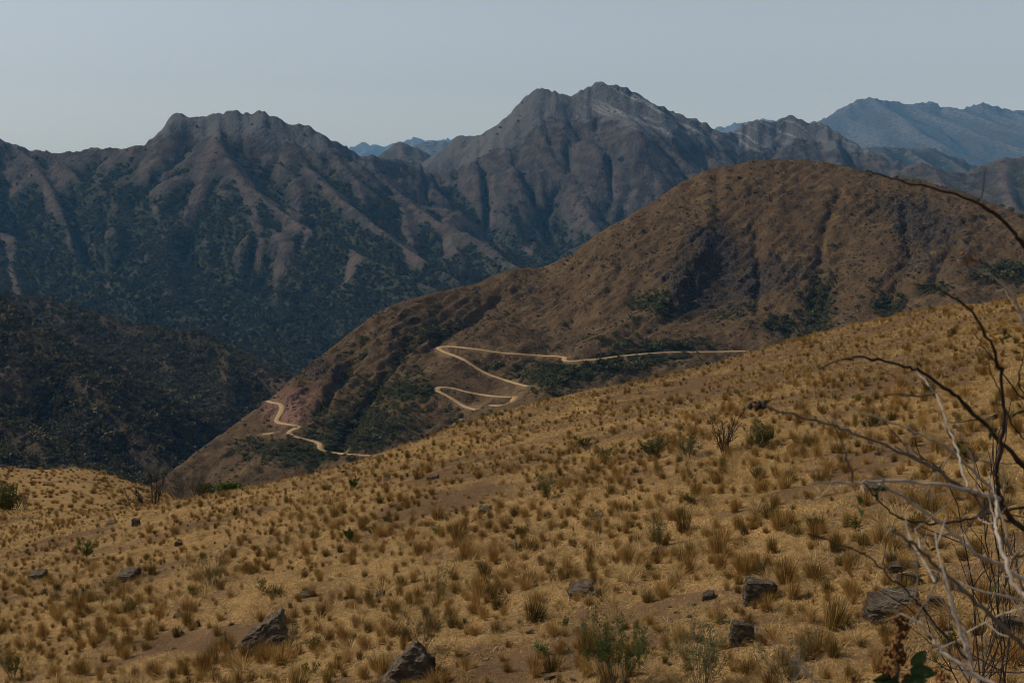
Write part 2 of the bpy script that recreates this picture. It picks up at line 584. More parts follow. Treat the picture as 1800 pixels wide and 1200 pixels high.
def far_range(name, crest, slope, y_front, y_back, dx, seed, mat, K=.05, spread=1.0, spurs=(), veg0=.3, rock0=.2, jit=1.7, noise_amp=60, noise_len=500, sub=4, floor=BASE, iters=7):
    pts = crest_pts(crest, sub, jit, seed)
    r = np.random.default_rng(seed)
    rid = [(pts, slope)]
    step = max(3, len(pts) // 12)
    for i in range(step // 2, len(pts), step):
        a = np.array(pts[i]); L = (a[1] - y_front) * r.uniform(.5, .8)
        lean = r.uniform(-.35, .35)
        sp = [tuple(a + np.array([lean * L * f + 30 * r.normal(), -L * f, -slope * .62 * L * f])) for f in (0, .25, .5, .75, 1)]
        rid.append((sp, slope))
    xs = [p[0] for p in pts]
    f, flow, D, X, Y = build_terrain(min(xs) - 200, max(xs) + 200, y_front, y_back, dx, rid, iters, K, noise_amp, noise_len, seed, up=2, warp=noise_len * .15, floor=floor)
    fit_skyline(f, ridge_field(X, Y, rid[:1])[1], pts, 6 * dx, 3)
    c = concavity(f.H, f.dx, 6)
    f.mesh(name, mat, dict(veg=veg0 + c + .2 * fbm(X / noise_len, Y / noise_len, seed + 3, 3), rock=rock0 + .3 * fbm(X / noise_len, Y / noise_len, seed + 4, 3) + .3 * sstep(300, 0, D), strata=0 * X, pale=sstep(.02, .16, -c)))
    return f


mat_far = mountain_mat('far_slopes', (.016, .024, .02), (.03, .04, .03), (.05, .05, .045), (.075, .075, .075), 30, 14.0)
far_range('mountain', [(1500, 330, 4100), (1560, 310, 4150), (1600, 291, 4200), (1625, 288, 4200), (1650, 298, 4200), (1690, 305, 4200), (1740, 286, 4250), (1760, 279, 4250), (1800, 275, 4250), (1900, 258, 4300), (2050, 240, 4300)], .5, 2600, 5000, 20, 61, mat_massif, veg0=.42, rock0=.05)
far_range('mountain', [(1420, 300, 7500), (1480, 268, 7500), (1540, 257, 7600), (1600, 260, 7600), (1640, 262, 7600), (1680, 276, 7600), (1710, 291, 7600), (1760, 296, 7600), (1850, 270, 7700), (2000, 250, 7800)], .5, 5600, 8800, 34, 62, mat_far, veg0=.5, rock0=.05)
far_range('far_mountain', [(1330, 285, 15000), (1380, 245, 15000), (1440, 212, 15000), (1480, 190, 15000), (1510, 175, 15000), (1530, 171, 15000), (1550, 176, 15000), (1575, 179, 15000), (1590, 183, 15000), (1610, 181, 15000), (1640, 179, 15000), (1660, 188, 15000), (1690, 192, 15000), (1720, 183, 15000), (1740, 185, 15000), (1770, 192, 15000), (1800, 195, 15000), (1900, 215, 15000), (2050, 250, 15000)], .42, 10500, 17500, 55, 63, mat_far, noise_amp=140, noise_len=1100, veg0=.25)
far_range('mountain', [(650, 290, 6500), (675, 266, 6600), (690, 255, 6600), (705, 249, 6600), (720, 256, 6600), (745, 267, 6600), (775, 281, 6600), (800, 296, 6600)], .55, 5600, 7400, 20, 64, mat_massif, veg0=.5, rock0=.1, sub=5)
far_range('far_mountain', [(700, 270, 12500), (735, 253, 12500), (760, 247, 12500), (775, 248, 12500), (795, 252, 12500), (830, 262, 12500), (860, 275, 12500)], .45, 10500, 13800, 40, 65, mat_far, veg0=.3)
far_range('far_mountain', [(560, 275, 24000), (620, 258, 24000), (640, 250, 24000), (655, 254, 24000), (680, 257, 24000), (705, 250, 24000), (730, 241, 24000), (745, 247, 24000), (775, 247, 24000), (800, 243, 24000), (825, 241, 24000), (870, 238, 24000), (950, 260, 24000)], .4, 19500, 26500, 80, 66, mat_far, noise_amp=140, noise_len=1500)
far_range('far_mountain', [(1200, 245, 21000), (1270, 223, 21000), (1300, 216, 21000), (1345, 210, 21000), (1360, 212, 21000), (1400, 225, 21000), (1480, 240, 21000)], .4, 17500, 23500, 80, 67, mat_far, noise_amp=140, noise_len=1500)

# ------------------------------------------------------------------ dark wooded ridges on the left
RID = [
    ([(-500, 440, 2050), (-200, 490, 2000), (0, 515, 1930), (40, 520, 1920), (90, 528, 1900), (150, 545, 1870), (210, 565, 1840), (260, 575, 1820), (300, 578, 1800), (340, 581, 1780), (380, 600, 1750), (430, 630, 1700), (480, 660, 1650), (530, 682, 1600), (600, 720, 1540)], .62),
    ([(-500, 330, 1420), (-200, 430, 1370), (-100, 480, 1340), (0, 540, 1300), (60, 585, 1270), (120, 632, 1240), (170, 680, 1200), (210, 732, 1170), (260, 782, 1140), (310, 832, 1110)], .66),
    ([(-300, 600, 1050), (-100, 690, 1000), (0, 735, 980), (60, 765, 960), (130, 815, 930), (180, 850, 900)], .62),
    ([(260, 575, 1820), (300, 640, 1680), (320, 700, 1560), (330, 760, 1440)], .62),
    ([(90, 528, 1900), (130, 590, 1770), (190, 650, 1640), (230, 710, 1500)], .62),
    ([(400, 612, 1730), (400, 670, 1620), (390, 720, 1520)], .62),
]
rid = [(crest_pts(p, 12, 1.5, 80 + i), s) for i, (p, s) in enumerate(RID)]
wood, wflow, wD, wX, wY = build_terrain(-900, -60, 760, 2300, 8, rid, 11, .085, 40, 130, 31, warp=32, up=2, diff=.06)
_r = wX / wY * 1300
wood.H += 13 * fbm(_r / 62 + .5 * fbm(wX / 90, wY / 90, 83, 3), wood.H / 240, 84, 4, .55, ridged=True) * sstep(0, 50, wD) + 2.2 * fbm(wX / 18, wY / 18, 5, 4, .6)
wc = concavity(wood.H, wood.dx, 8)
mat_wood = mountain_mat('wooded_slopes', (.018, .018, .008), (.048, .042, .020), (.048, .036, .024), (.04, .034, .028), 6, 4.0)
wood.mesh('wooded_ridge', mat_wood, dict(veg=.62 + wc + .3 * fbm(wX / 90, wY / 90, 8, 3), rock=0 * wX, strata=0 * wX, pale=.3 * sstep(.05, .2, -wc)))

# ------------------------------------------------------------------ brown hill with the dirt road
HR = [
    ([(215, 876, 835), (290, 838, 880), (350, 790, 930), (420, 740, 980), (470, 705, 1010), (520, 660, 1050), (600, 598, 1100), (660, 550, 1130), (700, 532, 1150), (760, 515, 1190), (830, 500, 1230), (900, 473, 1270), (960, 468, 1300), (1000, 450, 1305), (1060, 405, 1310), (1140, 360, 1315), (1200, 319, 1325), (1245, 297, 1340), (1290, 291, 1345), (1330, 281, 1350), (1400, 281, 1350), (1460, 287, 1340), (1520, 301, 1320), (1560, 312, 1305), (1600, 313, 1290), (1640, 322, 1270), (1700, 340, 1240), (1760, 364, 1200), (1800, 382, 1170), (1900, 440, 1080), (2050, 520, 980)], .56),
    ([(1250, 300, 1335), (1243, 390, 1235), (1236, 445, 1185), (1180, 515, 1115), (1090, 568, 1060), (1000, 624, 1000), (940, 690, 930), (880, 770, 860)], .56),
    ([(880, 556, 1120), (830, 606, 1070), (750, 662, 1010), (680, 730, 950), (620, 796, 890)], .56),
    ([(1560, 312, 1305), (1565, 390, 1210), (1545, 480, 1125), (1500, 560, 1050), (1440, 640, 980)], .56),
    ([(1700, 340, 1240), (1690, 420, 1135), (1680, 500, 1050), (1650, 580, 980)], .56),
    ([(600, 598, 1100), (570, 660, 1030), (530, 730, 960), (480, 800, 890)], .56),
    ([(1380, 281, 1350), (1370, 350, 1270), (1350, 430, 1190)], .56),
]
hr = [(crest_pts(p, 12, 1.0, 120 + i), s) for i, (p, s) in enumerate(HR)]
hr.append((hr[0][0][:34], 1.0)); HRA = hr[0]; hr[0] = (hr[0][0][33:], .56)
hill, hflow, hD, hX, hY = build_terrain(-360, 640, 760, 1470, 5, hr, 9, .013, 15, 75, 51, warp=16, up=3, diff=.10, soft=2)
mD_ = ridge_field(hX, hY, [HRA])[1]
_cr = [P3(*q) for q in HR[0][0]]
_bd = np.full(hX.shape, 1e9); _sd = np.zeros(hX.shape)
for a, b in zip(_cr[:-1], _cr[1:]):
    dx_, dy_ = b[0] - a[0], b[1] - a[1]
    q_ = np.clip(((hX - a[0]) * dx_ + (hY - a[1]) * dy_) / (dx_ * dx_ + dy_ * dy_ + 1e-9), 0, 1)
    d_ = np.hypot(hX - a[0] - q_ * dx_, hY - a[1] - q_ * dy_)
    _sd = np.where(d_ < _bd, np.sign(dx_ * (hY - a[1]) - dy_ * (hX - a[0])), _sd); _bd = np.minimum(_bd, d_)
hill.H -= np.where(_sd > 0, .75 * np.maximum(0, _bd - 4), 0)      # the far side drops steeply into the gorge
fit_skyline(hill, mD_, HRA[0], 110, 15)
hpx, hpy = project(hX, hY, hill.H)
hD_all = hD


def blob(cx, cy, rx, ry):
    """mask centred on the place seen at one photo pixel"""
    return np.exp(-(((hpx - cx) / rx) ** 2 + ((hpy - cy) / ry) ** 2))


crag = np.clip(blob(1240, 425, 60, 50) + blob(1200, 500, 55, 40) + blob(1330, 345, 60, 22) * .7 + blob(1640, 400, 90, 60) + blob(1560, 360, 60, 35) * .6 + blob(1340, 480, 60, 50) * .7
    + blob(700, 600, 110, 60) * .55 + blob(560, 650, 60, 50) * .8 + blob(950, 520, 80, 40) * .55 + blob(1080, 450, 70, 40) * .5 + blob(500, 715, 40, 30) + blob(1420, 500, 50, 60) * .5 + blob(780, 560, 90, 40) * .5 + blob(1600, 480, 120, 40) * .5, 0, 1)
# slabs of rock that break the smooth grass slope, their edges running down to the left
a1 = np.array([.80, .60])
u = (hX * a1[0] + hY * a1[1]); v = (-hX * a1[1] + hY * a1[0])
sl = fbm(u / 22, v / 7, 17, 4, .6, ridged=True)
cut = np.maximum(0, fbm(hX / 26, hY / 26, 19, 4, .6) + crag * .55 - .15)
hill.H += crag * (8.0 * sl * np.clip(cut * 2.5, 0, 1)) + .8 * fbm(hX / 14, hY / 14, 20, 4, .6) - 2.0 * np.clip(cut * 2, 0, 1) * crag
hill.H += (4.5 * fbm(u / 60, v / 26, 29, 6, .58, ridged=True) + 2.6 * np.maximum(0, fbm(u / 16, v / 6, 30, 4, .6, ridged=True)) * sstep(-.25, .3, fbm(hX / 60, hY / 60, 33, 3) + crag)) * (.45 + .55 * sstep(10, 60, hD_all))
# the front spur breaks off in a cliff on its right flank
bestd = np.full(hX.shape, 1e9); side = np.zeros(hX.shape)
for a, b in zip(hr[1][0][:-1], hr[1][0][1:]):
    dx_, dy_ = b[0] - a[0], b[1] - a[1]
    tt_ = np.clip(((hX - a[0]) * dx_ + (hY - a[1]) * dy_) / (dx_ * dx_ + dy_ * dy_ + 1e-9), 0, 1)
    dd_ = np.hypot(hX - a[0] - tt_ * dx_, hY - a[1] - tt_ * dy_)
    sg = np.sign(dx_ * (hY - a[1]) - dy_ * (hX - a[0]))
    side = np.where(dd_ < bestd, sg, side); bestd = np.minimum(bestd, dd_)
sd = bestd * side + 16 * fbm(hX / 26, hY / 26, 44, 5, .65)
cliff = np.clip(np.exp(-((hpy - 490) / 75.0) ** 2), 0, 1) * (hpx > 1000)
for gl in ([(1475, 340), (1450, 400), (1440, 470), (1425, 550)], [(1330, 400), (1335, 470), (1330, 540)], [(1590, 380), (1600, 450), (1560, 530)], [(1100, 470), (1060, 520), (1000, 570)], [(880, 520), (840, 560), (770, 600)], [(1680, 420), (1640, 500)], [(620, 640), (560, 720)], [(720, 600), (640, 720), (590, 800)]):
    gd = np.full(hX.shape, 1e9)
    for a, b in zip(gl[:-1], gl[1:]):
        dx_, dy_ = b[0] - a[0], b[1] - a[1]
        q_ = np.clip(((hpx - a[0]) * dx_ + (hpy - a[1]) * dy_) / (dx_ * dx_ + dy_ * dy_), 0, 1)
        gd = np.minimum(gd, np.hypot(hpx - a[0] - q_ * dx_, hpy - a[1] - q_ * dy_))
    gd = gd * (1 + .7 * fbm(hX / 11, hY / 11, 68, 4)) + 6 * fbm(hX / 30, hY / 30, 69, 3)
    hill.H -= 5.5 * np.exp(-(gd / 9.0) ** 2) * (hY < 1340)
bed = hill.H - .55 * hX + 5 * fbm(hX / 40, hY / 40, 46, 3)
ledge = (bed / 9.0) % 1.0
ledge_on = np.clip(.25 + 1.2 * crag + 1.6 * fbm(hX / 45, hY / 45, 47, 3), 0, 1)
hill.H += ledge_on * 2.6 * (sstep(0, .8, ledge) - sstep(.8, 1.0, ledge) - .4)
hill.H -= cliff * 17 * sstep(-2, 12, sd) * sstep(110, 30, sd)

ROADS = [
    [(1310, 617), (1250, 618), (1180, 618), (1100, 624), (1040, 632), (1000, 635), (985, 634), (1000, 627), (940, 624), (880, 620), (830, 612), (790, 608), (762, 609), (785, 620), (815, 630), (835, 645), (850, 655), (880, 665), (910, 674), (930, 679)],
    [(908, 696), (895, 698), (860, 695), (820, 689), (800, 682), (770, 679), (757, 681), (775, 690), (795, 698), (805, 709), (820, 716), (840, 720)],
    [(908, 696), (900, 708), (880, 714), (862, 712)],
    [(660, 801), (610, 798), (570, 793), (555, 788), (570, 779), (540, 772), (510, 765), (498, 760), (515, 753), (537, 750), (505, 745), (477, 741), (490, 734), (497, 722), (501, 708), (468, 708), (474, 700)],
    [(462, 763), (484, 760)],
    [(796, 748), (812, 736)],
]


def smooth_path(p, n, keep_ends=True):
    p = np.array(p, float)
    for _ in range(n):
        q = p.copy()
        q[1:-1] = .25 * p[:-2] + .5 * p[1:-1] + .25 * p[2:]
        p = q
    return p


def resample(p, step):
    p = np.asarray(p, float)
    d = np.concatenate([[0], np.cumsum(np.linalg.norm(np.diff(p[:, :2], axis=0), axis=1))])
    n = max(2, int(d[-1] / step) + 1)
    s = np.linspace(0, d[-1], n)
    return np.stack([np.interp(s, d, p[:, k]) for k in range(p.shape[1])], 1)


fit_skyline(hill, mD_, HRA[0], 70, 9)
road_paths = []
for rp in ROADS:
    dense = []
    for a, b in zip(rp[:-1], rp[1:]):
        n = max(2, int(math.hypot(b[0] - a[0], b[1] - a[1]) / 5))
        for k in range(n):
            dense.append((a[0] + (b[0] - a[0]) * k / n, a[1] + (b[1] - a[1]) * k / n))
    dense.append(rp[-1])
    dp = smooth_path(dense, 2)
    pts = [hill.cast(*q) for q in dp]
    pts = [q for q in pts if q]
    if len(pts) < 2: continue
    # drop outliers, smooth and sample evenly
    p = smooth_path(pts, 3)
    p = resample(p, 2.5)
    p = smooth_path(p, 4)
    road_paths.append(p)
RW = 2.05
roadmask = np.zeros(hill.H.shape)
for p in road_paths:
    lo = p.min(0) - 16; hi = p.max(0) + 16
    i0, i1 = int(max(0, (lo[0] - hill.x0) / hill.dx)), int((hi[0] - hill.x0) / hill.dx) + 1
    j0, j1 = int(max(0, (lo[1] - hill.y0) / hill.dx)), int((hi[1] - hill.y0) / hill.dx) + 1
    sx = hX[j0:j1, i0:i1]; sy = hY[j0:j1, i0:i1]
    best = np.full(sx.shape, 1e9); zr = np.zeros(sx.shape)
    for q in p:
        d = np.hypot(sx - q[0], sy - q[1])
        mk = d < best
        best = np.where(mk, d, best); zr = np.where(mk, q[2], zr)
    sz0 = hill.H[j0:j1, i0:i1].copy()
    w = 1 - sstep(RW + 1.0, RW + 5.0, best)
    hill.H[j0:j1, i0:i1] = hill.H[j0:j1, i0:i1] * (1 - w) + (zr - .35) * w
    brk = sstep(-.1, .45, fbm(sx / 24, sy / 24, 61, 3))
    roadmask[j0:j1, i0:i1] = np.maximum(roadmask[j0:j1, i0:i1], np.maximum(1 - sstep(RW + .2, RW + 1.5 + 9 * brk, best), .75 * (zr - sz0 > .6) * sstep(30, 8, best) * sstep(.12, .40, fbm(sx / 9, sy / 30, 63, 4))))

hc = concavity(hill.H, hill.dx, 8)
hveg = (blob(1190, 610, 70, 18) + blob(1100, 640, 90, 22) + blob(980, 665, 60, 22) + blob(1440, 540, 28, 50) + blob(1290, 535, 40, 12) * .7 + blob(1360, 575, 60, 22) * .8 + blob(1150, 535, 40, 18) * .9
        + blob(720, 690, 45, 14) * .8 + blob(1560, 540, 40, 16) + blob(1640, 510, 40, 14) + blob(1770, 480, 50, 20) + blob(640, 745, 90, 25) * .5 + blob(480, 790, 80, 25) * .55 + blob(620, 780, 60, 14) * .6 + blob(760, 590, 50, 20) * .6 + blob(1060, 600, 40, 12) * .5
        + blob(560, 810, 70, 15) * .5 + blob(850, 640, 60, 20) * .35 + blob(700, 640, 60, 40) * .3)
hveg = hveg + (.30 * blob(620, 640, 150, 90) + .36 * blob(700, 730, 190, 70)) * (hpx < 960) * (.75 + .9 * fbm(hX / 45, hY / 45, 66, 4))
hveg = np.clip(hveg, 0, 1) * .85 + .22 * sstep(0, .08, hc) + .12 * sstep(1050, 900, hY)
hyel = np.clip(blob(1225, 350, 24, 26) * .62 + blob(1450, 430, 7, 34) * .75 + blob(1640, 450, 8, 5) + blob(1465, 380, 7, 14), 0, 1)
hred = np.clip(1.3 * blob(500, 716, 36, 26) + blob(540, 690, 30, 12) * .6 + blob(520, 738, 30, 10) * .7, 0, 1)
m_h, t_h, bs_h = new_mat('brown_hill_slope')
n = NT(t_h)
p = n.pos()
big = n.noise(p, 1 / 60.0, 5, .6)
mid = n.noise(p, 1 / 12.0, 5, .65)
fine = n.noise(p, 1 / 2.2, 4, .7)
streak = n.noise(n.pos((1 / 5.0, 1 / 60.0, 1 / 18.0), (0, 0, .5)), 1.0, 4, .6)
grass = n.mix(n.rangemap(mid, .3, .7), (.072, .045, .022), (.176, .114, .057))
grass = n.mix(n.rangemap(big, .35, .7), grass, (.108, .067, .034))
grass = n.mix(n.math('MULTIPLY', n.rangemap(streak, .5, .72), .6), grass, (.052, .036, .021))
rk = n.mix(n.rangemap(fine, .35, .65), (.022, .018, .016), (.085, .066, .052))
rm = n.rangemap(n.math('ADD', n.attr('rock'), n.math('MULTIPLY', n.math('SUBTRACT', mid, .5), 1.5)), .40, .62)
grass = n.mix(n.math('MULTIPLY', n.rangemap(fine, .52, .66), .55), grass, (.040, .026, .015))
c = n.mix(rm, grass, rk)
green = n.mix(n.rangemap(fine, .35, .65), (.016, .017, .007), (.052, .050, .020))
gm = n.rangemap(n.math('ADD', n.attr('veg'), n.math('ADD', n.math('MULTIPLY', n.math('SUBTRACT', mid, .5), .9), n.math('MULTIPLY', n.math('SUBTRACT', fine, .5), .6))), .42, .66)
c = n.mix(n.math('MULTIPLY', n.rangemap(n.noise(p, 1 / 28.0, 4, .6), .50, .66), .55), c, (.052, .032, .020))
c = n.mix(gm, c, green)
c = n.mix(n.rangemap(n.math('ADD', n.attr('yel'), n.math('ADD', n.math('SUBTRACT', fine, .5), n.math('SUBTRACT', mid, .5))), .5, .75), c, (.13, .098, .026))
c = n.mix(n.math('MULTIPLY', n.attr('red'), n.rangemap(fine, .3, .6)), c, (.24, .125, .095))
c = n.mix(n.rangemap(n.math('ADD', n.attr('road'), n.math('MULTIPLY', n.math('SUBTRACT', mid, .5), 1.0)), .45, .8), c, (.17, .115, .062))
spots = n.voro(p, 1 / 3.2)
spk = n.math('MULTIPLY', n.rangemap(spots, .33, .18), n.rangemap(n.noise(p, 1 / 25.0, 3), .5, .65))
c = n.mix(n.math('MULTIPLY', spk, .8), c, (.030, .028, .014))
hgt = n.math('ADD', n.math('ADD', n.math('MULTIPLY', fine, .8), mid), n.math('MULTIPLY', spk, .8))
finish(n, bs_h, c, 1.0, n.bump(hgt, 2.4, 1.0), .03)
hill.mesh('hill', m_h, dict(rock=.28 * ledge_on * sstep(.72, .9, ledge) + crag * .42 + .25 * sl * crag + .35 * cliff * sstep(-4, 6, sd) * sstep(90, 40, sd) + .12 * sstep(.6, .9, np.hypot(*np.gradient(hill.H, hill.dx))), veg=hveg, yel=hyel, red=hred, road=roadmask))

m_r, t_r, bs_r = new_mat('pale_dirt')
n = NT(t_r)
p = n.pos()
c = n.mix(n.noise(p, .3, 4), (.28, .178, .088), (.47, .315, .165))
finish(n, bs_r, c, 1.0, n.bump(n.noise(p, 2.0, 3), .1, .5), .03)
for p in road_paths:
    d = np.gradient(p[:, :2], axis=0)
    d /= np.linalg.norm(d, axis=1, keepdims=True) + 1e-9
    nrm = np.stack([-d[:, 1], d[:, 0]], 1)
    V = []
    k = len(p)
    wob = RW * (1 + .3 * noise(np.arange(k) / 5.0, np.zeros(k), 3))
    for (w, dz) in ((1.25, -1.2), (1.0, 0.0), (.35, .10), (-.35, .10), (-1.0, 0.0), (-1.25, -1.2)):
        V.append(np.column_stack([p[:, 0] + nrm[:, 0] * w * wob, p[:, 1] + nrm[:, 1] * w * wob, p[:, 2] + dz]))
    V = np.concatenate(V)
    F = [[a * k + i, a * k + i + 1, (a + 1) * k + i + 1, (a + 1) * k + i] for a in range(5) for i in range(k - 1)]
    tag(mesh_obj('dirt_road', V, np.array(F), m_r, smooth=True), kind='structure')

# ------------------------------------------------------------------ valley floor out to the horizon
m_v, t_v, bs_v = new_mat('valley_scrub')
n = NT(t_v)
c = n.mix(n.rangemap(n.noise(n.pos(), 1 / 60.0, 6, .6), .4, .6), (.020, .026, .014), (.06, .05, .03))
finish(n, bs_v, c, 1.0, None, .03)
mesh_obj('valley_floor', [(-26000, -3000, BASE - 6), (26000, -3000, BASE - 6), (26000, 40000, BASE - 6), (-26000, 40000, BASE - 6)], [(0, 1, 2, 3)], m_v)['kind'] = 'structure'

# ------------------------------------------------------------------ the air
m_z = bpy.data.materials.new('air'); m_z.use_nodes = True
t = m_z.node_tree
t.nodes.remove(t.nodes['Principled BSDF'])
pv = t.nodes.new('ShaderNodeVolumePrincipled')
pv.inputs['Color'].default_value = (.17, .50, 1.0, 1)
pv.inputs['Absorption Color'].default_value = (1, 1, 1, 1)
pv.inputs['Density'].default_value = 2.8e-5
t.links.new(pv.outputs['Volume'], t.nodes['Material Output'].inputs['Volume'])
hx, hy0, hy1, hz0, hz1 = 28000, -4000, 42000, BASE - 7.5, 1300
hv = [(x, y, z) for x in (-hx, hx) for y in (hy0, hy1) for z in (hz0, hz1)]
hz = mesh_obj('haze', hv, [(0, 1, 3, 2), (4, 6, 7, 5), (0, 4, 5, 1), (2, 3, 7, 6), (0, 2, 6, 4), (1, 5, 7, 3)], m_z)
hz['kind'] = 'stuff'
# ------------------------------------------------------------------ near slope
NEAR_SKY = [(-700, 930), (-200, 905), (0, 900), (100, 901), (200, 899), (240, 896), (300, 888), (350, 876), (400, 864), (450, 856), (500, 848), (560, 836), (650, 808), (720, 783), (800, 753), (850, 732), (900, 717), (1000, 703), (1100, 681), (1200, 661), (1280, 636), (1400, 597), (1500, 572), (1600, 552), (1700, 541), (1800, 525), (2000, 490), (2500, 420)]


def near_base(x, y):
    P = -6.96 - .07 * y + .236 * x
    return P + 5.26 * (1 - sstep(-4, 19.5, np.hypot(x * .6, np.maximum(y, 0))))


def near_relief(x, y):
    r = .30 * fbm(x / 7.0, y / 9.0, 201, 4) + .10 * fbm(x / 1.2, y / 1.0, 202, 3)
    # little terraces trodden along the slope
    ph = (y + .45 * x + 1.2 * fbm(x / 5, y / 5, 203, 2)) / 1.9
    return (r + .05 * np.sin(ph * 2 * math.pi)) * sstep(3, 14, y)


_cols = np.linspace(-1.1, 1.1, 221)
_y = np.concatenate([np.arange(20, 140, .5)])
_T, _Y = np.meshgrid(_cols, _y)
_Z0 = near_base(_T * _Y, _Y)
_need = np.array([np.interp(900 + FPX * t * _cp, [p[0] for p in NEAR_SKY], [p[1] for p in NEAR_SKY]) for t in _cols])
_q = np.array([ray(900, r)[1] for r in _need])
lo = np.full(len(_cols), 18.0); hi = np.full(len(_cols), 120.0)
for _ in range(30):
    md = .5 * (lo + hi)
    z = _Z0 - .009 * np.maximum(0, _Y - md[None]) ** 2
    top = (z / _Y).max(0)
    up_ = top < _q
    lo = np.where(up_, md, lo); hi = np.where(up_, hi, md)
DC = np.convolve(np.pad(.5 * (lo + hi), 4, mode='edge'), np.ones(9) / 9, 'valid')


def gh(x, y):
    """height of the near slope"""
    x = np.asarray(x, float); y = np.asarray(y, float)
    t = np.clip(x / np.maximum(y, 2.0), -1.1, 1.1)
    e = np.maximum(0, y - np.interp(t, _cols, DC))
    drop = np.where(e < 40, .009 * e ** 2, .009 * 1600 + .72 * (e - 40))
    return near_base(x, y) + near_relief(x, y) - drop


def gpt(px, py, y0=6.0, y1=130.0):
    """first point of the near slope seen through a photo pixel"""
    t, q = ray(px, py)
    ys = np.arange(y0, y1, .05)
    ok = np.nonzero(gh(t * ys, ys) >= q * ys)[0]
    if len(ok) == 0: return None
    Y = ys[ok[0]]
    return np.array([t * Y, Y, float(gh(t * Y, Y))])


ys = [-7.0]
while ys[-1] < 330: ys.append(ys[-1] + max(.16, .0062 * max(0, ys[-1])) * (1 if ys[-1] < 110 else 3))
ys = np.array(ys); us = np.linspace(-.72, .72, 430)
U, Yg = np.meshgrid(us, ys)
Xg = U * (Yg + 14)
Zg = gh(Xg, Yg)
bare = fbm(Xg / 5.5, Yg / 4.0, 210, 4) + .35 * fbm(Xg / 1.4, Yg / 1.2, 211, 3)
pxg, pyg = project(Xg, np.maximum(Yg, .5), Zg)
bare = bare + .55 * np.exp(-((pxg - 1550) / 200) ** 2 - ((pyg - 930) / 70) ** 2) + .35 * np.exp(-((pxg - 1450) / 220) ** 2 - ((pyg - 640) / 40) ** 2) + .5 * np.exp(-((pxg - 1020) / 90) ** 2 - ((pyg - 1075) / 40) ** 2) + .3 * np.exp(-((pxg - 150) / 140) ** 2 - ((pyg - 1010) / 50) ** 2) \
    + .30 * sstep(34, 56, Yg) * sstep(500, 1100, pxg) - .35 * np.exp(-((pxg - 1250) / 200) ** 2 - ((pyg - 920) / 60) ** 2)
nyg, nxg = Xg.shape
gi = np.arange(nyg * nxg).reshape(nyg, nxg)
gF = np.stack([gi[:-1, :-1], gi[:-1, 1:], gi[1:, 1:], gi[1:, :-1]], -1).reshape(-1, 4)
m_g, t_g, bs_g = new_mat('dry_slope_soil')
n = NT(t_g)
p = n.pos()
f1 = n.noise(p, 1.3, 6, .62)
f2 = n.noise(p, 9.0, 5, .7)
f3 = n.noise(n.pos((30, 9, 20), (0, 0, .3)), 1.0, 3, .6)
soil = n.mix(n.rangemap(f2, .3, .7), (.085, .047, .024), (.19, .115, .060))
soil = n.mix(n.rangemap(f1, .45, .7), soil, (.140, .088, .050))
straw = n.mix(n.rangemap(f3, .3, .7), (.17, .102, .042), (.47, .284, .113))
straw = n.mix(n.math('MULTIPLY', n.rangemap(f1, .40, .68), .55), straw, (.15, .098, .040))
bm = n.rangemap(n.math('ADD', n.math('MULTIPLY', n.attr('bare'), .8), n.math('MULTIPLY', n.math('SUBTRACT', f2, .5), 1.1)), -.02, .30)
c = n.mix(bm, straw, soil)
peb = n.voro(p, 7.0)
pm = n.math('MULTIPLY', n.rangemap(peb, .22, .14), n.math('MULTIPLY', bm, n.rangemap(n.noise(p, 3.0, 2), .5, .6)))
c = n.mix(pm, c, (.15, .125, .11))
h = n.math('ADD', n.math('ADD', n.math('MULTIPLY', f2, .7), n.math('MULTIPLY', f3, .35)), n.math('MULTIPLY', pm, .5))
finish(n, bs_g, c, 1.0, n.bump(h, .10, .9), .03)
g = mesh_obj('ground', np.stack([Xg, Yg, Zg], -1).reshape(-1, 3), gF, m_g, smooth=True, attrs={'bare': bare.ravel()})
g['kind'] = 'structure'

# the grassy knoll beyond the dip on the left
KN = [(-900, 812), (-300, 815), (-100, 818), (0, 823), (60, 827), (130, 825), (160, 829), (190, 839), (240, 854), (300, 875), (340, 888), (420, 905), (600, 940)]
_xs = np.arange(-190, 1, 1.0); _ys = np.arange(88, 330, 1.0)
kX, kY = np.meshgrid(_xs, _ys)
_t = kX / kY
_q1 = ray(900, np.interp(900 + FPX * _t * _cp, [k[0] for k in KN], [k[1] for k in KN]))[1]
_q0 = ray(900, 900)[1]
_f = (kY - 104) / 96.0
kH = (_q0 + (_q1 - _q0) * np.where(_f < 0, 2.2 * _f, np.minimum(_f, 1) ** .75)) * kY
kH = np.where(_f > 1, _q1 * 200 - .16 * (kY - 200) - .008 * (kY - 200) ** 2, kH)
kH = np.where((_q1 < _q0), np.minimum(kH, _q1 * kY), kH) + .35 * fbm(kX / 11, kY / 11, 71, 4) * sstep(1.0, .7, _f)
kn = Field(-190, 88, 1.0, kH)
kn.mesh('hill', m_g, dict(bare=fbm(kX / 9, kY / 9, 212, 4) - .15))

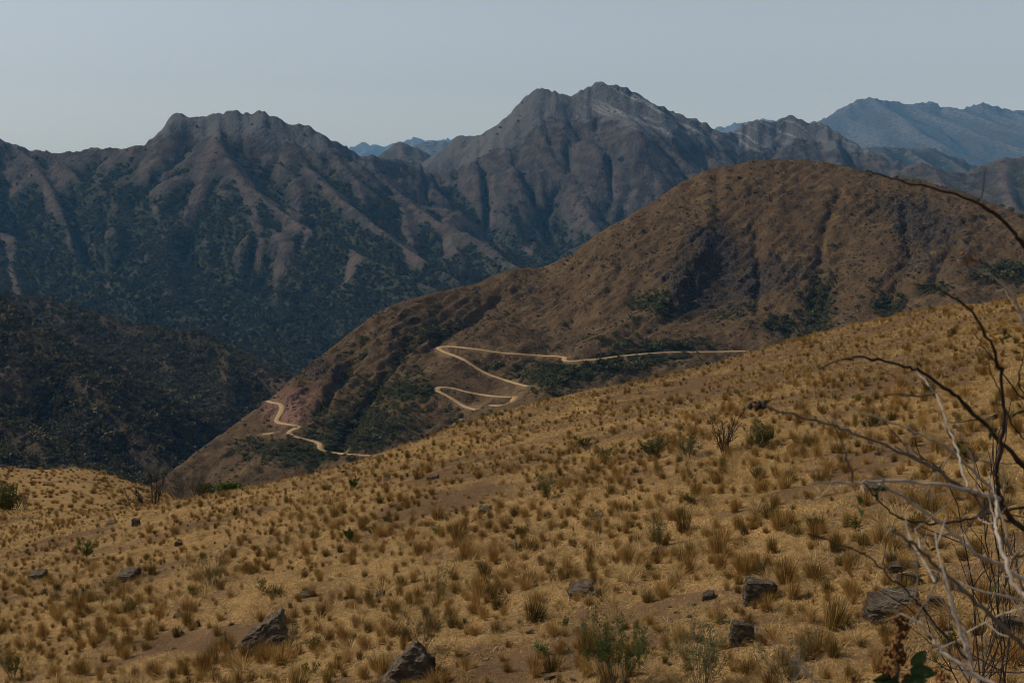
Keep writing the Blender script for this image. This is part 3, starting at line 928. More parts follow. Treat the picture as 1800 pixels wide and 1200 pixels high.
# ------------------------------------------------------------------ scattering of uncountable growth
def scatter(name, pts, rots, scl, pick, protos):
    c = bpy.data.collections.new(name + '_kinds')
    for o in protos: c.objects.link(o)
    me = bpy.data.meshes.new(name)
    pts = np.asarray(pts, np.float32)
    me.vertices.add(len(pts)); me.vertices.foreach_set('co', pts.ravel())
    a = me.attributes.new('turn', 'FLOAT_VECTOR', 'POINT'); a.data.foreach_set('vector', np.asarray(rots, np.float32).ravel())
    a = me.attributes.new('size', 'FLOAT_VECTOR', 'POINT'); a.data.foreach_set('vector', np.asarray(scl, np.float32).ravel())
    a = me.attributes.new('pick', 'INT', 'POINT'); a.data.foreach_set('value', np.asarray(pick, np.int32))
    o = bpy.data.objects.new(name, me); COL.objects.link(o)
    ng = bpy.data.node_groups.new(name, 'GeometryNodeTree')
    ng.interface.new_socket('Geometry', in_out='INPUT', socket_type='NodeSocketGeometry')
    ng.interface.new_socket('Geometry', in_out='OUTPUT', socket_type='NodeSocketGeometry')
    N = ng.nodes; L = ng.links
    gi_ = N.new('NodeGroupInput'); go = N.new('NodeGroupOutput')
    ci = N.new('GeometryNodeCollectionInfo'); ci.inputs['Collection'].default_value = c
    ci.inputs['Separate Children'].default_value = True; ci.inputs['Reset Children'].default_value = True
    iop = N.new('GeometryNodeInstanceOnPoints')

    def na(nm, ty):
        q = N.new('GeometryNodeInputNamedAttribute'); q.data_type = ty; q.inputs['Name'].default_value = nm
        return q.outputs['Attribute']
    e2r = N.new('FunctionNodeEulerToRotation')
    L.new(na('turn', 'FLOAT_VECTOR'), e2r.inputs[0]); L.new(e2r.outputs[0], iop.inputs['Rotation'])
    L.new(na('size', 'FLOAT_VECTOR'), iop.inputs['Scale']); L.new(na('pick', 'INT'), iop.inputs['Instance Index'])
    iop.inputs['Pick Instance'].default_value = True
    L.new(gi_.outputs[0], iop.inputs['Points']); L.new(ci.outputs[0], iop.inputs['Instance']); L.new(iop.outputs[0], go.inputs[0])
    md = o.modifiers.new('spread', 'NODES'); md.node_group = ng
    o['kind'] = 'stuff'
    return o


def proto(name, V, F, mat, attrs=None, smooth=False):
    o = mesh_obj(name, V, F, mat, attrs=attrs, smooth=smooth)
    COL.objects.unlink(o)
    return o


def grass_mat(name, stops, seedshift=0.0, trans=.25, var=.35):
    m, t, bs = new_mat(name)
    n = NT(t)
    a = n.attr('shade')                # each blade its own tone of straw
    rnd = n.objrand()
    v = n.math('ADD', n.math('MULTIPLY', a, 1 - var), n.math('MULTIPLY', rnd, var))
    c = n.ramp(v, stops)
    c = finish(n, bs, c, .85, None, .12)
    tr = n.n('ShaderNodeBsdfTranslucent'); n.l(c, tr.inputs['Color'])
    mx = n.n('ShaderNodeMixShader'); mx.inputs[0].default_value = trans
    out = t.nodes['Material Output']
    n.l(bs.outputs[0], mx.inputs[1]); n.l(tr.outputs[0], mx.inputs[2]); n.l(mx.outputs[0], out.inputs['Surface'])
    return m


def blades(r, nb, h, spread, w, droop, rad, core=.5, wind=(0, 0), tone=(0, 1)):
    """a tuft of bent tapering grass blades: verts, quads+tips, per-vertex tone"""
    V = []; F = []; S = []
    for k in range(nb):
        az = r.uniform(0, 2 * math.pi); f = r.uniform() ** core
        tilt = spread * f * r.uniform(.7, 1.2)
        L = h * r.uniform(.55, 1.1) * (1 - .15 * f)
        bx, by = rad * f * math.cos(az) + r.normal() * rad * .2, rad * f * math.sin(az) + r.normal() * rad * .2
        d = np.array([math.cos(az) * math.sin(tilt) + wind[0] * r.uniform(.3, 1), math.sin(az) * math.sin(tilt) + wind[1] * r.uniform(.3, 1), math.cos(tilt)])
        d /= np.linalg.norm(d)
        p = np.array([bx, by, -.03 * h])
        fa = r.uniform(0, math.pi)
        side = np.array([math.cos(fa), math.sin(fa), 0])
        ww = w * r.uniform(.6, 1.3)
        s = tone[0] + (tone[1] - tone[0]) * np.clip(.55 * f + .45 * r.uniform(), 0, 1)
        b0 = len(V)
        dr = droop * r.uniform(.4, 1.4)
        for j, fr in enumerate((0, .4, .75, 1.0)):
            if j: p = p + d * L * (fr - pf)
            pf = fr
            k2 = ww * (1 - .5 * fr) * .5
            if j < 3:
                V += [p - side * k2, p + side * k2]; S += [s, s]
            else:
                V += [p]; S += [s]
            d = d + np.array([0, 0, -dr * (.3 + fr)]) + np.array([math.cos(az), math.sin(az), 0]) * dr * .35
            d /= np.linalg.norm(d)
        F += [(b0, b0 + 1, b0 + 3, b0 + 2), (b0 + 2, b0 + 3, b0 + 5, b0 + 4), (b0 + 4, b0 + 5, b0 + 6)]
    return V, F, S


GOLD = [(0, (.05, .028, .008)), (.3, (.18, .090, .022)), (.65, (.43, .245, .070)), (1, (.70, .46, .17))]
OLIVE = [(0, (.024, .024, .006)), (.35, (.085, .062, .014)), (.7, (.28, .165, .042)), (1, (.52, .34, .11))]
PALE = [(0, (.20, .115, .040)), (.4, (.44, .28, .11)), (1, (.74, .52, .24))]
mat_gold = grass_mat('golden_grass', GOLD, trans=.12)
mat_olive = grass_mat('olive_grass', OLIVE, trans=.12)
mat_pale = grass_mat('straw_grass', PALE)
gr = np.random.default_rng(5)
KINDS = []          # unit-height tussock meshes
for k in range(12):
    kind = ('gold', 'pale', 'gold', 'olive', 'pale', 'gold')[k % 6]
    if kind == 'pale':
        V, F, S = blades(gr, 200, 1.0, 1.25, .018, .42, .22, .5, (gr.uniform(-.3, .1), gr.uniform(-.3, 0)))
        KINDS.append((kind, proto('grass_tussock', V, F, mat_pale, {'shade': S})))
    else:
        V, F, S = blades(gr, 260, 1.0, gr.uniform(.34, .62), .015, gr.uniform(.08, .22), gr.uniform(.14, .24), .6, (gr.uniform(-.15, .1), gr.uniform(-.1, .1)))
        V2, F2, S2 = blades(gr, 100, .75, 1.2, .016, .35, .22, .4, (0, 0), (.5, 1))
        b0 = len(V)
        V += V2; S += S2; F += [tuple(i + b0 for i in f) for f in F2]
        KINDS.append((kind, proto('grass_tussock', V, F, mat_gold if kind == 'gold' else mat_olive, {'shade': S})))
# places for tussocks over the whole visible slope, thinned by a clumping noise
cand = []
NT_ALL = 20000
r = np.random.default_rng(12)
yy = 6 + (96 - 6) * r.uniform(0, 1, 140000) ** .60
tt = r.uniform(-.6, .60, 140000)
xx = tt * yy
keepp = (.64 + 1.5 * fbm(xx / 4.5, yy / 4.5, 221, 4) - .35 * sstep(0, .5, fbm(xx / 5.5, yy / 4.0, 210, 4)))
e_ = yy - np.interp(tt, _cols, DC)
sel = (r.uniform(0, 1, 140000) < keepp) & (e_ < 18)
xx, yy = xx[sel], yy[sel]
cell = {}
TUS = []
for x, y in zip(xx, yy):
    key = (int(x // .6), int(y // .6))
    hsz = float(np.clip(r.lognormal(-1.20, .42), .13, .72))
    hsz *= 1 - .42 * float(sstep(26, 60, y))
    md = .13 + .38 * hsz
    bad = False
    for ax in (-1, 0, 1):
        for ay in (-1, 0, 1):
            for (qx, qy) in cell.get((key[0] + ax, key[1] + ay), ()):
                if (qx - x) ** 2 + (qy - y) ** 2 < md * md: bad = True
    if bad: continue
    cell.setdefault(key, []).append((x, y))
    TUS.append((x, y, hsz))
    if len(TUS) >= NT_ALL: break
T = np.array(TUS); print('tussocks', len(T))
Tz = gh(T[:, 0], T[:, 1])
tpx, tpy = project(T[:, 0], T[:, 1], Tz)
size_px = T[:, 2] * FPX / T[:, 1]
near_t = (tpx > -30) & (tpx < 1830) & (tpy < 1225) & (T[:, 1] < np.interp(T[:, 0] / T[:, 1], _cols, DC) + 4)
rank = np.argsort(-np.where(near_t, size_px, 0))[:300]
kidx = r.integers(0, 12, len(T))
yaw = r.uniform(0, 2 * math.pi, len(T))
fat = r.uniform(.6, 1.1, len(T))
LAB = {'gold': ('rust-gold upright tussock of bunchgrass on the near slope', 'rust-gold bunchgrass tussocks on the near slope'),
       'olive': ('olive-cored straw-tipped tussock of bunchgrass on the near slope', 'olive-cored bunchgrass tussocks on the near slope'),
       'pale': ('pale drooping tussock of straw grass on the near slope', 'pale straw grass tussocks on the near slope')}
for i in rank:
    kind, src = KINDS[kidx[i]]
    where = ('on the left' if tpx[i] < 520 else 'in the middle' if tpx[i] < 1040 else 'right of centre' if tpx[i] < 1450 else 'behind the branches') + (' at the bottom' if tpy[i] > 1090 else ' low down' if tpy[i] > 980 else ' higher')
    o = src.copy(); o.name = 'grass_tussock'
    o.location = (T[i, 0], T[i, 1], Tz[i]); o.rotation_euler = (r.normal() * .06, r.normal() * .06, yaw[i])
    s_ = T[i, 2]; o.scale = (s_ * fat[i], s_ * fat[i], s_)
    COL.objects.link(o)
    tag(o, LAB[kind][0].replace('on the near slope', where + ' of the near slope'), 'grass tussock', LAB[kind][1] + ' ' + where)
rest = np.setdiff1d(np.arange(len(T)), rank)
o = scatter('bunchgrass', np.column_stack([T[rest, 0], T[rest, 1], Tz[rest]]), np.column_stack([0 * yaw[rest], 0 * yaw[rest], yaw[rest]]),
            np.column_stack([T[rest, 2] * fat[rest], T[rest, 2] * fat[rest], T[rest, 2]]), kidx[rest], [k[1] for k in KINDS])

# short straw mat between the tussocks, combed down the slope
MAT = []
for k in range(8):
    V, F, S = blades(gr, 26, .20, 1.45, .011, .35, .13, .3, (-.35, -.55))
    MAT.append(proto('straw_mat', V, F, mat_pale, {'shade': S}))
Nm = 60000
ym = 4 + (92 - 4) * r.uniform(0, 1, Nm) ** .75
tm = r.uniform(-.6, .60, Nm); xm = tm * ym
bm_ = fbm(xm / 5.5, ym / 4.0, 210, 4)
sel = (r.uniform(0, 1, Nm) < .85 - 1.5 * sstep(-.05, .5, bm_)) & (ym < np.interp(tm, _cols, DC) + 14)
xm, ym = xm[sel], ym[sel]; zm = gh(xm, ym)
sm_ = r.uniform(.6, 1.4, len(xm)) * (1 + .004 * ym)
scatter('dry_grass', np.column_stack([xm, ym, zm]), np.column_stack([0 * xm - .05, 0 * xm, r.normal(0, .7, len(xm))]), np.column_stack([sm_, sm_, sm_ * r.uniform(.6, 1.1, len(xm))]), r.integers(0, 8, len(xm)), MAT)

# tussocks on the knoll
Nk = 5200
xk = r.uniform(-170, -25, Nk); yk = r.uniform(100, 225, Nk)
sk = r.lognormal(-.95, .3, Nk)
zk = np.maximum(kn.at(xk, yk), gh(xk, yk))
ki = r.integers(0, 12, Nk)
scatter('knoll_bunchgrass', np.column_stack([xk, yk, zk]), np.column_stack([0 * xk, 0 * xk, r.uniform(0, 6.28, Nk)]), np.column_stack([sk * 1.3, sk * 1.3, sk]), ki, [k[1] for k in KINDS])
# ------------------------------------------------------------------ woods and scrub seen from afar
def clump_bush(r, n, flat=.8, leaf=.16):
    """crown of leaf clumps spread through an uneven volume, unit radius, base at z = 0"""
    V = []; F = []; S = []
    lobes = [(r.normal(0, .35, 3) * (1, 1, .5), r.uniform(.45, .75)) for _ in range(6)]
    for k in range(n):
        c, rad = lobes[r.integers(0, 6)]
        d = r.normal(size=3); d /= np.linalg.norm(d)
        p = c + d * rad * r.uniform(.55, 1.0)
        p[2] = p[2] * flat + .75
        if p[2] < 0: p[2] = r.uniform(0, .3)
        a = r.normal(size=3) + d * .4; a /= np.linalg.norm(a)
        b = np.cross(a, r.normal(size=3)); b /= np.linalg.norm(b)
        c2 = np.cross(a, b)
        s = leaf * r.uniform(.6, 1.5); b0 = len(V)
        V += [p - b * s, p + c2 * s * .6, p + b * s, p - c2 * s * .6]; F.append((b0, b0 + 1, b0 + 2, b0 + 3)); S += [r.uniform()] * 4
    return V, F, S


def leaf_mat(name, dark, light, trans=.2, var=.5):
    return grass_mat(name, [(0, dark), (1, light)], trans=trans, var=var)


mat_wood_leaf = grass_mat('woodland_leaves', [(0, (.024, .025, .009)), (.4, (.074, .072, .026)), (.7, (.108, .080, .042)), (1, (.15, .132, .052))], trans=.1, var=.6)
mat_far_leaf = leaf_mat('mountain_leaves', (.034, .037, .016), (.064, .067, .029), .1)
mat_hill_leaf = leaf_mat('hill_bush_leaves', (.024, .026, .008), (.15, .14, .045), .15)
br = np.random.default_rng(21)


def bush_protos(mat, k, n, leaf):
    out = []
    for _ in range(k):
        V, F, S = clump_bush(br, n, leaf=leaf)
        out.append(proto('bush', V, F, mat, {'shade': S}))
    return out


# left ridges
PW = bush_protos(mat_wood_leaf, 6, 60, .24)
N0 = 125000
x = br.uniform(-880, -90, N0); y = br.uniform(800, 2080, N0)
z = wood.at(x, y); px_, py_ = project(x, y, z)
cw = wood.at(x, y, wc)
ok = (px_ > -30) & (px_ < 560) & (py_ > 480) & (py_ < 880) & (br.uniform(0, 1, N0) < np.clip(.75 + 2.2 * cw + .8 * fbm(x / 60, y / 60, 301, 3), .3, 1))
x, y, z = x[ok], y[ok], z[ok]
s = br.lognormal(.9, .4, len(x))
scatter('woodland', np.column_stack([x, y, z - .3]), np.column_stack([0 * x, 0 * x, br.uniform(0, 6.28, len(x))]), np.column_stack([s, s, s * br.uniform(.8, 1.3, len(x))]), br.integers(0, 6, len(x)), PW)
print('woodland', len(x))
# mountain flanks
PF = bush_protos(mat_far_leaf, 5, 40, .30)
N0 = 150000
px_ = br.uniform(-20, 1500, N0); y = 2200 + 2600 * br.uniform(0, 1, N0) ** 1.1
x = ray(px_, 600)[0] * y
z = massif.at(x, y); vv = massif.at(x, y, veg)
pq, pr = project(x, y, z)
nm = massif.normal(x, y, 15)
face = -(nm[:, 0] * x + nm[:, 1] * y + nm[:, 2] * z) / np.sqrt(x * x + y * y + z * z)
ok = (pr < 680) & (face > 0) & (br.uniform(0, 1, N0) < np.maximum(.012, sstep(.38, .75, vv + .3 * fbm(x / 70, y / 70, 303, 3))))
x, y, z = x[ok][:48000], y[ok][:48000], z[ok][:48000]
s = br.lognormal(1.35, .35, len(x))
scatter('mountain_woods', np.column_stack([x, y, z - .5]), np.column_stack([0 * x, 0 * x, br.uniform(0, 6.28, len(x))]), np.column_stack([s * 1.2, s * 1.2, s]), br.integers(0, 5, len(x)), PF)
print('mountain woods', len(x))
# low scrub on the brown hill
PH = bush_protos(mat_hill_leaf, 6, 90, .20)
N0 = 120000
x = br.uniform(-310, 600, N0); y = br.uniform(820, 1345, N0)
z = hill.at(x, y); hv_ = hill.at(x, y, hveg); rd = hill.at(x, y, roadmask); cg = hill.at(x, y, crag)
pq, pr = project(x, y, z)
prob = np.clip(hv_ * 1.0 - .28, 0, .6) + .11 * (fbm(x / 40, y / 40, 306, 3) > -.15) + .10 * cg * (fbm(x / 25, y / 25, 305, 3) > .05)
ok = (pq > 250) & (pq < 1830) & (br.uniform(0, 1, N0) < prob) & (rd < .15)
x, y, z, hv_ = x[ok], y[ok], z[ok], hv_[ok]
s = np.where(hv_ > .35, br.lognormal(.15, .45, len(x)), br.lognormal(-.38, .4, len(x)))
scatter('hillside_scrub', np.column_stack([x, y, z - .15]), np.column_stack([0 * x, 0 * x, br.uniform(0, 6.28, len(x))]), np.column_stack([s * 1.15, s * 1.15, s]), br.integers(0, 6, len(x)), PH)
print('scrub', len(x))
# the larger bushes on it, one by one: photo pixel of the foot, width in pixels
HB = [(1145, 528, 26), (1165, 536, 24), (1128, 545, 22), (1110, 562, 20), (1172, 520, 18), (1085, 612, 22), (1105, 606, 24), (1130, 610, 26), (1155, 612, 26), (1178, 608, 24), (1200, 612, 22), (1215, 616, 18), (1118, 590, 16), (1062, 600, 14), (1082, 590, 14), (1140, 585, 14),
      (1000, 660, 22), (985, 672, 24), (965, 682, 24), (1010, 650, 20), (1030, 645, 22), (1055, 640, 22), (960, 690, 22), (938, 690, 18), (955, 672, 18), (1075, 648, 20), (1100, 648, 24), (1130, 645, 20), (1160, 636, 18), (975, 695, 20), (1240, 606, 14),
      (1440, 460, 12), (1443, 480, 14), (1438, 500, 16), (1425, 515, 22), (1405, 522, 22), (1435, 530, 16), (1415, 540, 14), (1420, 555, 18), (1440, 545, 14), (1462, 432, 10), (1460, 480, 10), (1512, 524, 14), (1510, 540, 10), (1467, 552, 12), (1467, 515, 9), (1425, 568, 20), (1390, 572, 22), (1370, 580, 20),
      (1540, 540, 24), (1560, 530, 26), (1580, 522, 20), (1620, 512, 26), (1640, 506, 20), (1655, 500, 14), (1710, 492, 24), (1725, 485, 20), (1745, 498, 26), (1770, 492, 28), (1790, 480, 26), (1775, 470, 22), (1535, 495, 16), (1532, 510, 12), (1250, 540, 14), (1310, 538, 12), (1345, 545, 10),
      (750, 590, 18), (775, 585, 20), (800, 580, 16), (760, 600, 14), (700, 690, 16), (730, 692, 14), (560, 800, 16), (590, 806, 18), (620, 806, 16), (680, 780, 14), (640, 790, 12), (980, 612, 12), (960, 610, 10), (1268, 500, 10), (1060, 470, 9), (830, 497, 12), (812, 500, 10), (940, 468, 10), (925, 469, 9), (1775, 372, 16), (1760, 365, 12), (1795, 382, 14)]
for k, (px0, py0, w0) in enumerate(HB):
    c = hill.cast(px0, py0)
    if c is None: continue
    q = PH[k % 6].copy(); q.name = 'hill_bush'
    sz = w0 * c[1] / FPX * .46
    q.location = (c[0], c[1], c[2] - .1 * sz); q.rotation_euler = (0, 0, k * 1.7); q.scale = (sz * 1.15, sz * 1.05, sz)
    COL.objects.link(q)
    place = ('in the hollow under the dark cliff' if k < 31 and py0 < 600 else 'just above the far stretch of road' if k < 31 and py0 < 618 else 'on the bank below the far road' if k < 31 else 'in the steep central gully' if k < 49 else 'at the foot of the slope on the right' if k < 68 else 'on the lower left slope')
    place = 'along the hill skyline' if py0 < 475 and (px0 < 1100 or px0 > 1755) and k > 60 and not 460 < py0 < 485 else place
    tag(q, 'dark green bush ' + place + ' of the brown hill', 'bush', 'dark bushes ' + place + ' of the brown hill')

# ------------------------------------------------------------------ rocks on the near slope
m_k, t_k, bs_k = new_mat('weathered_rock')
n = NT(t_k)
p = n.pos(obj=True)
f1 = n.noise(p, 3.0, 6, .65); f2 = n.noise(p, 14.0, 5, .7); f3 = n.noise(n.pos((2, 2, 16), (.3, .2, 0), obj=True), 1.0, 4, .6)
c = n.mix(n.rangemap(f1, .3, .7), (.090, .066, .045), (.25, .190, .135))
c = n.mix(n.math('MULTIPLY', n.rangemap(f3, .45, .65), .6), c, (.045, .034, .026))
c = n.mix(n.math('MULTIPLY', n.rangemap(f2, .58, .68), .6), c, (.26, .23, .17))
c = n.mix(n.rangemap(n.noise(p, 6.0, 3), .62, .72), c, (.028, .026, .022))
finish(n, bs_k, c, .95, n.bump(n.math('ADD', n.math('ADD', f2, f1), n.math('MULTIPLY', f3, .8)), .09, 1.0), .1)


def rock_mesh(pts, seed, rough=.085):
    bm = bmesh.new()
    for q in pts: bm.verts.new(q)
    r_ = bmesh.ops.convex_hull(bm, input=bm.verts[:])
    bmesh.ops.delete(bm, geom=list({g_ for g_ in r_['geom_interior'] + r_['geom_unused'] if isinstance(g_, bmesh.types.BMVert)}), context='VERTS')
    bmesh.ops.bevel(bm, geom=bm.edges[:], offset=.028, segments=1, affect='EDGES')
    bmesh.ops.triangulate(bm, faces=bm.faces[:])
    for _ in range(3):
        lg = [e for e in bm.edges if e.calc_length() > .08]
        if lg: bmesh.ops.subdivide_edges(bm, edges=lg, cuts=1)
        bmesh.ops.triangulate(bm, faces=bm.faces[:])
    co = np.array([v.co[:] for v in bm.verts])
    bm.normal_update()
    nn = np.array([v.normal[:] for v in bm.verts])
    dsp = rough * (fbm(co[:, 0] * 5 + seed, co[:, 1] * 5 + co[:, 2] * 6, seed, 5, .62) + .7 * fbm(co[:, 2] * 14 + .5 * co[:, 0], co[:, 1] * 2 + seed, seed + 1, 2))
    for v, d, q in zip(bm.verts, dsp, nn): v.co += Vector(q) * float(d)
    me = bpy.data.meshes.new('rock'); bm.to_mesh(me); bm.free()
    return me


def rock(label, px0, py0, wpx, hpx_, seed, shape=None, name='rock', depth=.8, sink=.28, yaw=0.0):
    g0 = gpt(px0, py0)
    if g0 is None: return
    k = g0[1] / FPX
    rr = np.random.default_rng(seed)
    if shape is None:
        pts = rr.uniform(-1, 1, (15, 3)); pts = np.sign(pts) * np.abs(pts) ** .55
        pts *= (.5, .5, .5); pts[:, 2] += .5
    else:
        pts = np.array(shape, float) + rr.normal(0, .02, (len(shape), 3))
    me = rock_mesh(pts, seed)
    me.materials.append(m_k)
    o = bpy.data.objects.new(name, me); COL.objects.link(o)
    w, h = wpx * k, hpx_ * k * 1.06
    w *= .9; h *= .86
    o.scale = (w, w * depth, h / (1 - sink))
    o.location = (g0[0], g0[1] + w * depth * .35, gh(g0[0], g0[1] + w * depth * .2) - sink * h)
    o.rotation_euler = (0, 0, yaw)
    ROCKS.append((o.location.x, g0[1], w, depth * w))
    tag(o, label, 'rock')
    return o


ROCKS = []
WEDGE = [(-.5, -.4, 0), (-.5, .4, 0), (.5, -.5, 0), (.5, .4, 0), (-.48, -.25, .42), (-.42, .4, .5), (.05, -.3, .78), (.1, .4, .85), (.36, -.25, 1.0), (.42, .3, 1.0), (.5, -.4, .75), (.5, .3, .7)]
SLAB = [(-.5, -.4, 0), (-.5, .4, 0), (.48, -.45, 0), (.5, .4, 0), (-.5, -.45, .50), (-.45, .4, .75), (.20, -.5, .62), (.42, -.2, .95), (.5, .35, 1.0), (.1, .4, .95)]
BLOCK = [(-.5, -.4, 0), (-.5, .4, 0), (.5, -.4, 0), (.5, .4, 0), (-.5, -.35, .85), (-.38, -.3, 1.0), (-.4, .4, 1.0), (.42, -.35, .88), (.44, .4, .9), (.5, -.2, .78), (.5, .4, .7)]
PEAK = [(-.5, -.4, 0), (-.5, .4, 0), (.5, -.45, 0), (.5, .4, 0), (-.5, -.2, .18), (-.2, -.35, .55), (.05, -.3, .9), (.15, -.1, 1.0), (.1, .4, .9), (.3, -.3, .72), (.46, -.3, .35), (.4, .4, .5), (-.3, .4, .4)]
FLAT = [(-.5, -.3, 0), (-.5, .3, 0), (.5, -.4, 0), (.5, .4, 0), (-.46, -.3, .6), (-.3, .3, .9), (.35, -.4, .8), (.5, .3, 1.0), (0, .4, 1.0)]
rock('large grey wedge-shaped boulder rising to the right at lower left of the slope', 463, 1146, 82, 64, 301, WEDGE, 'boulder')
rock('largest peaked boulder cut by the bottom edge below the thin green stems', 715, 1208, 126, 76, 302, PEAK, 'boulder')
rock('low broken slab with a dark underside alone in straw at centre foreground', 1022, 1052, 50, 30, 303, SLAB, depth=1.0)
rock('small angular stone against the right end of the low broken slab', 1047, 1052, 26, 18, 304, WEDGE)
rock('squarish pale grey block with a dark right end in the straw', 1337, 1058, 64, 38, 305, BLOCK, 'boulder', depth=.7)
rock('long flat slab with pale tilted top and black front face under the twigs', 1578, 1086, 106, 44, 306, SLAB, 'boulder', depth=.7)
rock('small lump of rock touching the right end of the long tilted slab', 1645, 1074, 34, 24, 307, BLOCK)
rock('rounded stone with pale top just behind the long tilted slab', 1598, 1030, 46, 24, 308, None)
rock('grey block half hidden behind the leafy twigs of the bottom shrubs', 1305, 1136, 46, 42, 309, BLOCK)
rock('dark flat-topped rock with black front beside yellow herbs on the left slope', 224, 1021, 42, 21, 310, SLAB)
rock('pale crumbling rock sunk in grass near the left edge', 63, 1022, 36, 18, 311, FLAT)
rock('long low stone nearer the left edge of the upper row of two stones', 193, 924, 22, 9, 312, FLAT)
rock('upright dark stone right of the long low stone high on the left', 238, 924, 15, 13, 313, BLOCK)
rock('dark ledge of rock below the pale forked branch', 1540, 868, 42, 16, 314, FLAT)
rock('dark jagged stone below the right-hand yellow flowers', 1562, 945, 32, 18, 315, SLAB)
rock('dark rock at the right edge below the thick twigs', 1778, 1125, 58, 34, 316, BLOCK)
rock('flat grey outcrop above the rounded stone on bare soil', 1590, 1003, 64, 14, 317, FLAT, depth=.5)
rock('thin flat stone lying above the wedge-shaped boulder', 536, 1051, 36, 10, 318, FLAT)
rock('pale stone breaking the skyline of the slope on the right', 1613, 546, 22, 10, 319, FLAT)
rock('smaller pale stone left of the skyline stone on the right', 1573, 556, 14, 8, 320, FLAT)
rock('dark slab on the skyline of the slope where the road vanishes', 668, 806, 16, 7, 321, SLAB)
rock('dark flat stone on the upper slope below the lower road bends', 760, 842, 24, 7, 322, FLAT)
rock('dark pair-like stone in tufts at the middle of the slope', 852, 901, 26, 10, 323, SLAB)
rock('small dark stone on bare soil under the low broken slab', 1028, 1094, 18, 9, 324, SLAB)
rock('small dark stone in the open grass left of the scrubby patch', 313, 960, 14, 8, 325, BLOCK)
rock('small pale stone left of the squarish block', 1246, 1056, 26, 14, 326, FLAT)
rock('grey stone among tufts in mid slope left of tall green stems', 1050, 912, 24, 10, 327, FLAT)
rock('small flat stone in grass right of the wedge boulder top', 668, 1048, 18, 9, 328, SLAB)
rock('low dark stone by the tuft with green stems at centre right', 1160, 975, 32, 10, 329, FLAT)
rock('small dark stone among the low herbs near the lower left', 312, 1086, 18, 7, 330, SLAB)
# grass that has grown up against the rocks
rp_, rs_ = [], []
for (rx_, ry_, rw_, rd_) in ROCKS:
    for _ in range(max(3, int(rw_ * 9))):
        a = br.uniform(0, 6.28) if br.uniform() < .35 else br.uniform(3.5, 5.9)
        qx, qy = rx_ + math.cos(a) * rw_ * br.uniform(.42, .62), ry_ + rd_ * .35 + math.sin(a) * rd_ * br.uniform(.45, .7)
        rp_.append((qx, qy, float(gh(qx, qy)))); rs_.append(float(np.clip(rw_ * br.uniform(.12, .42), .08, .34)))
rp_ = np.array(rp_); rs_ = np.array(rs_)
scatter('rock_side_grass', rp_, np.column_stack([0 * rs_, 0 * rs_, br.uniform(0, 6.28, len(rs_))]), np.column_stack([rs_, rs_, rs_]), br.integers(0, 12, len(rs_)), [k[1] for k in KINDS])
# loose stones
PS = []
for k in range(5):
    rr = np.random.default_rng(700 + k)
    me = rock_mesh(np.sign(q_ := rr.uniform(-1, 1, (11, 3))) * np.abs(q_) ** .6 * .5, 700 + k, .03)
    me.materials.append(m_k)
    PS.append(bpy.data.objects.new('stone', me))
N0 = 2600
y = 15 + 65 * br.uniform(0, 1, N0) ** .8; x = br.uniform(-.5, .48, N0) * y
ok = (fbm(x / 5.5, y / 4.0, 210, 4) + .25 * br.normal(size=N0) > .12) & (y < np.interp(x / y, _cols, DC) + 3)
x, y = x[ok], y[ok]; s = br.lognormal(-2.3, .5, len(x))
scatter('loose_stones', np.column_stack([x, y, gh(x, y)]), br.uniform(0, .8, (len(x), 3)) + np.array([0, 0, 1]) * br.uniform(0, 6, (len(x), 1)), np.column_stack([s, s, s * .55]), br.integers(0, 5, len(x)), PS)

# outcrops and fallen blocks on the brown hill
m_o, t_o, bs_o = new_mat('hill_outcrop')
n = NT(t_o)
c = n.mix(n.objrand(), (.024, .018, .014), (.135, .096, .070))
finish(n, bs_o, c, 1.0, None, .03)
PO = []
for k in range(5):
    rr = np.random.default_rng(740 + k)
    q_ = rr.uniform(-1, 1, (12, 3))
    bm = bmesh.new()
    for v in np.sign(q_) * np.abs(q_) ** .7 * (.5, .5, .4): bm.verts.new(v)
    bmesh.ops.convex_hull(bm, input=bm.verts[:])
    me = bpy.data.meshes.new('block'); bm.to_mesh(me); bm.free(); me.materials.append(m_o)
    PO.append(bpy.data.objects.new('block', me))
N0 = 160000
x = br.uniform(-310, 600, N0); y = br.uniform(830, 1345, N0)
z = hill.at(x, y); pq, pr = project(x, y, z)
lo_ = hill.at(x, y, ledge_on); lg_ = hill.at(x, y, ledge); cg = hill.at(x, y, crag); rd = hill.at(x, y, roadmask)
prob = .22 * cg * sstep(-.1, .3, fbm(x / 18, y / 18, 311, 4)) + .16 * lo_ * (lg_ > .72) + .012
ok = (pq > 250) & (pq < 1830) & (br.uniform(0, 1, N0) < prob) & (rd < .2)
x, y, z = x[ok], y[ok], z[ok]
s = br.lognormal(.25, .5, len(x))
scatter('hillside_outcrops', np.column_stack([x, y, z - .1 * s]), np.column_stack([br.uniform(-.4, .4, len(x)), br.uniform(-.4, .4, len(x)), br.uniform(0, 6.28, len(x))]), np.column_stack([s * 1.5, s, s * .8]), br.integers(0, 5, len(x)), PO)
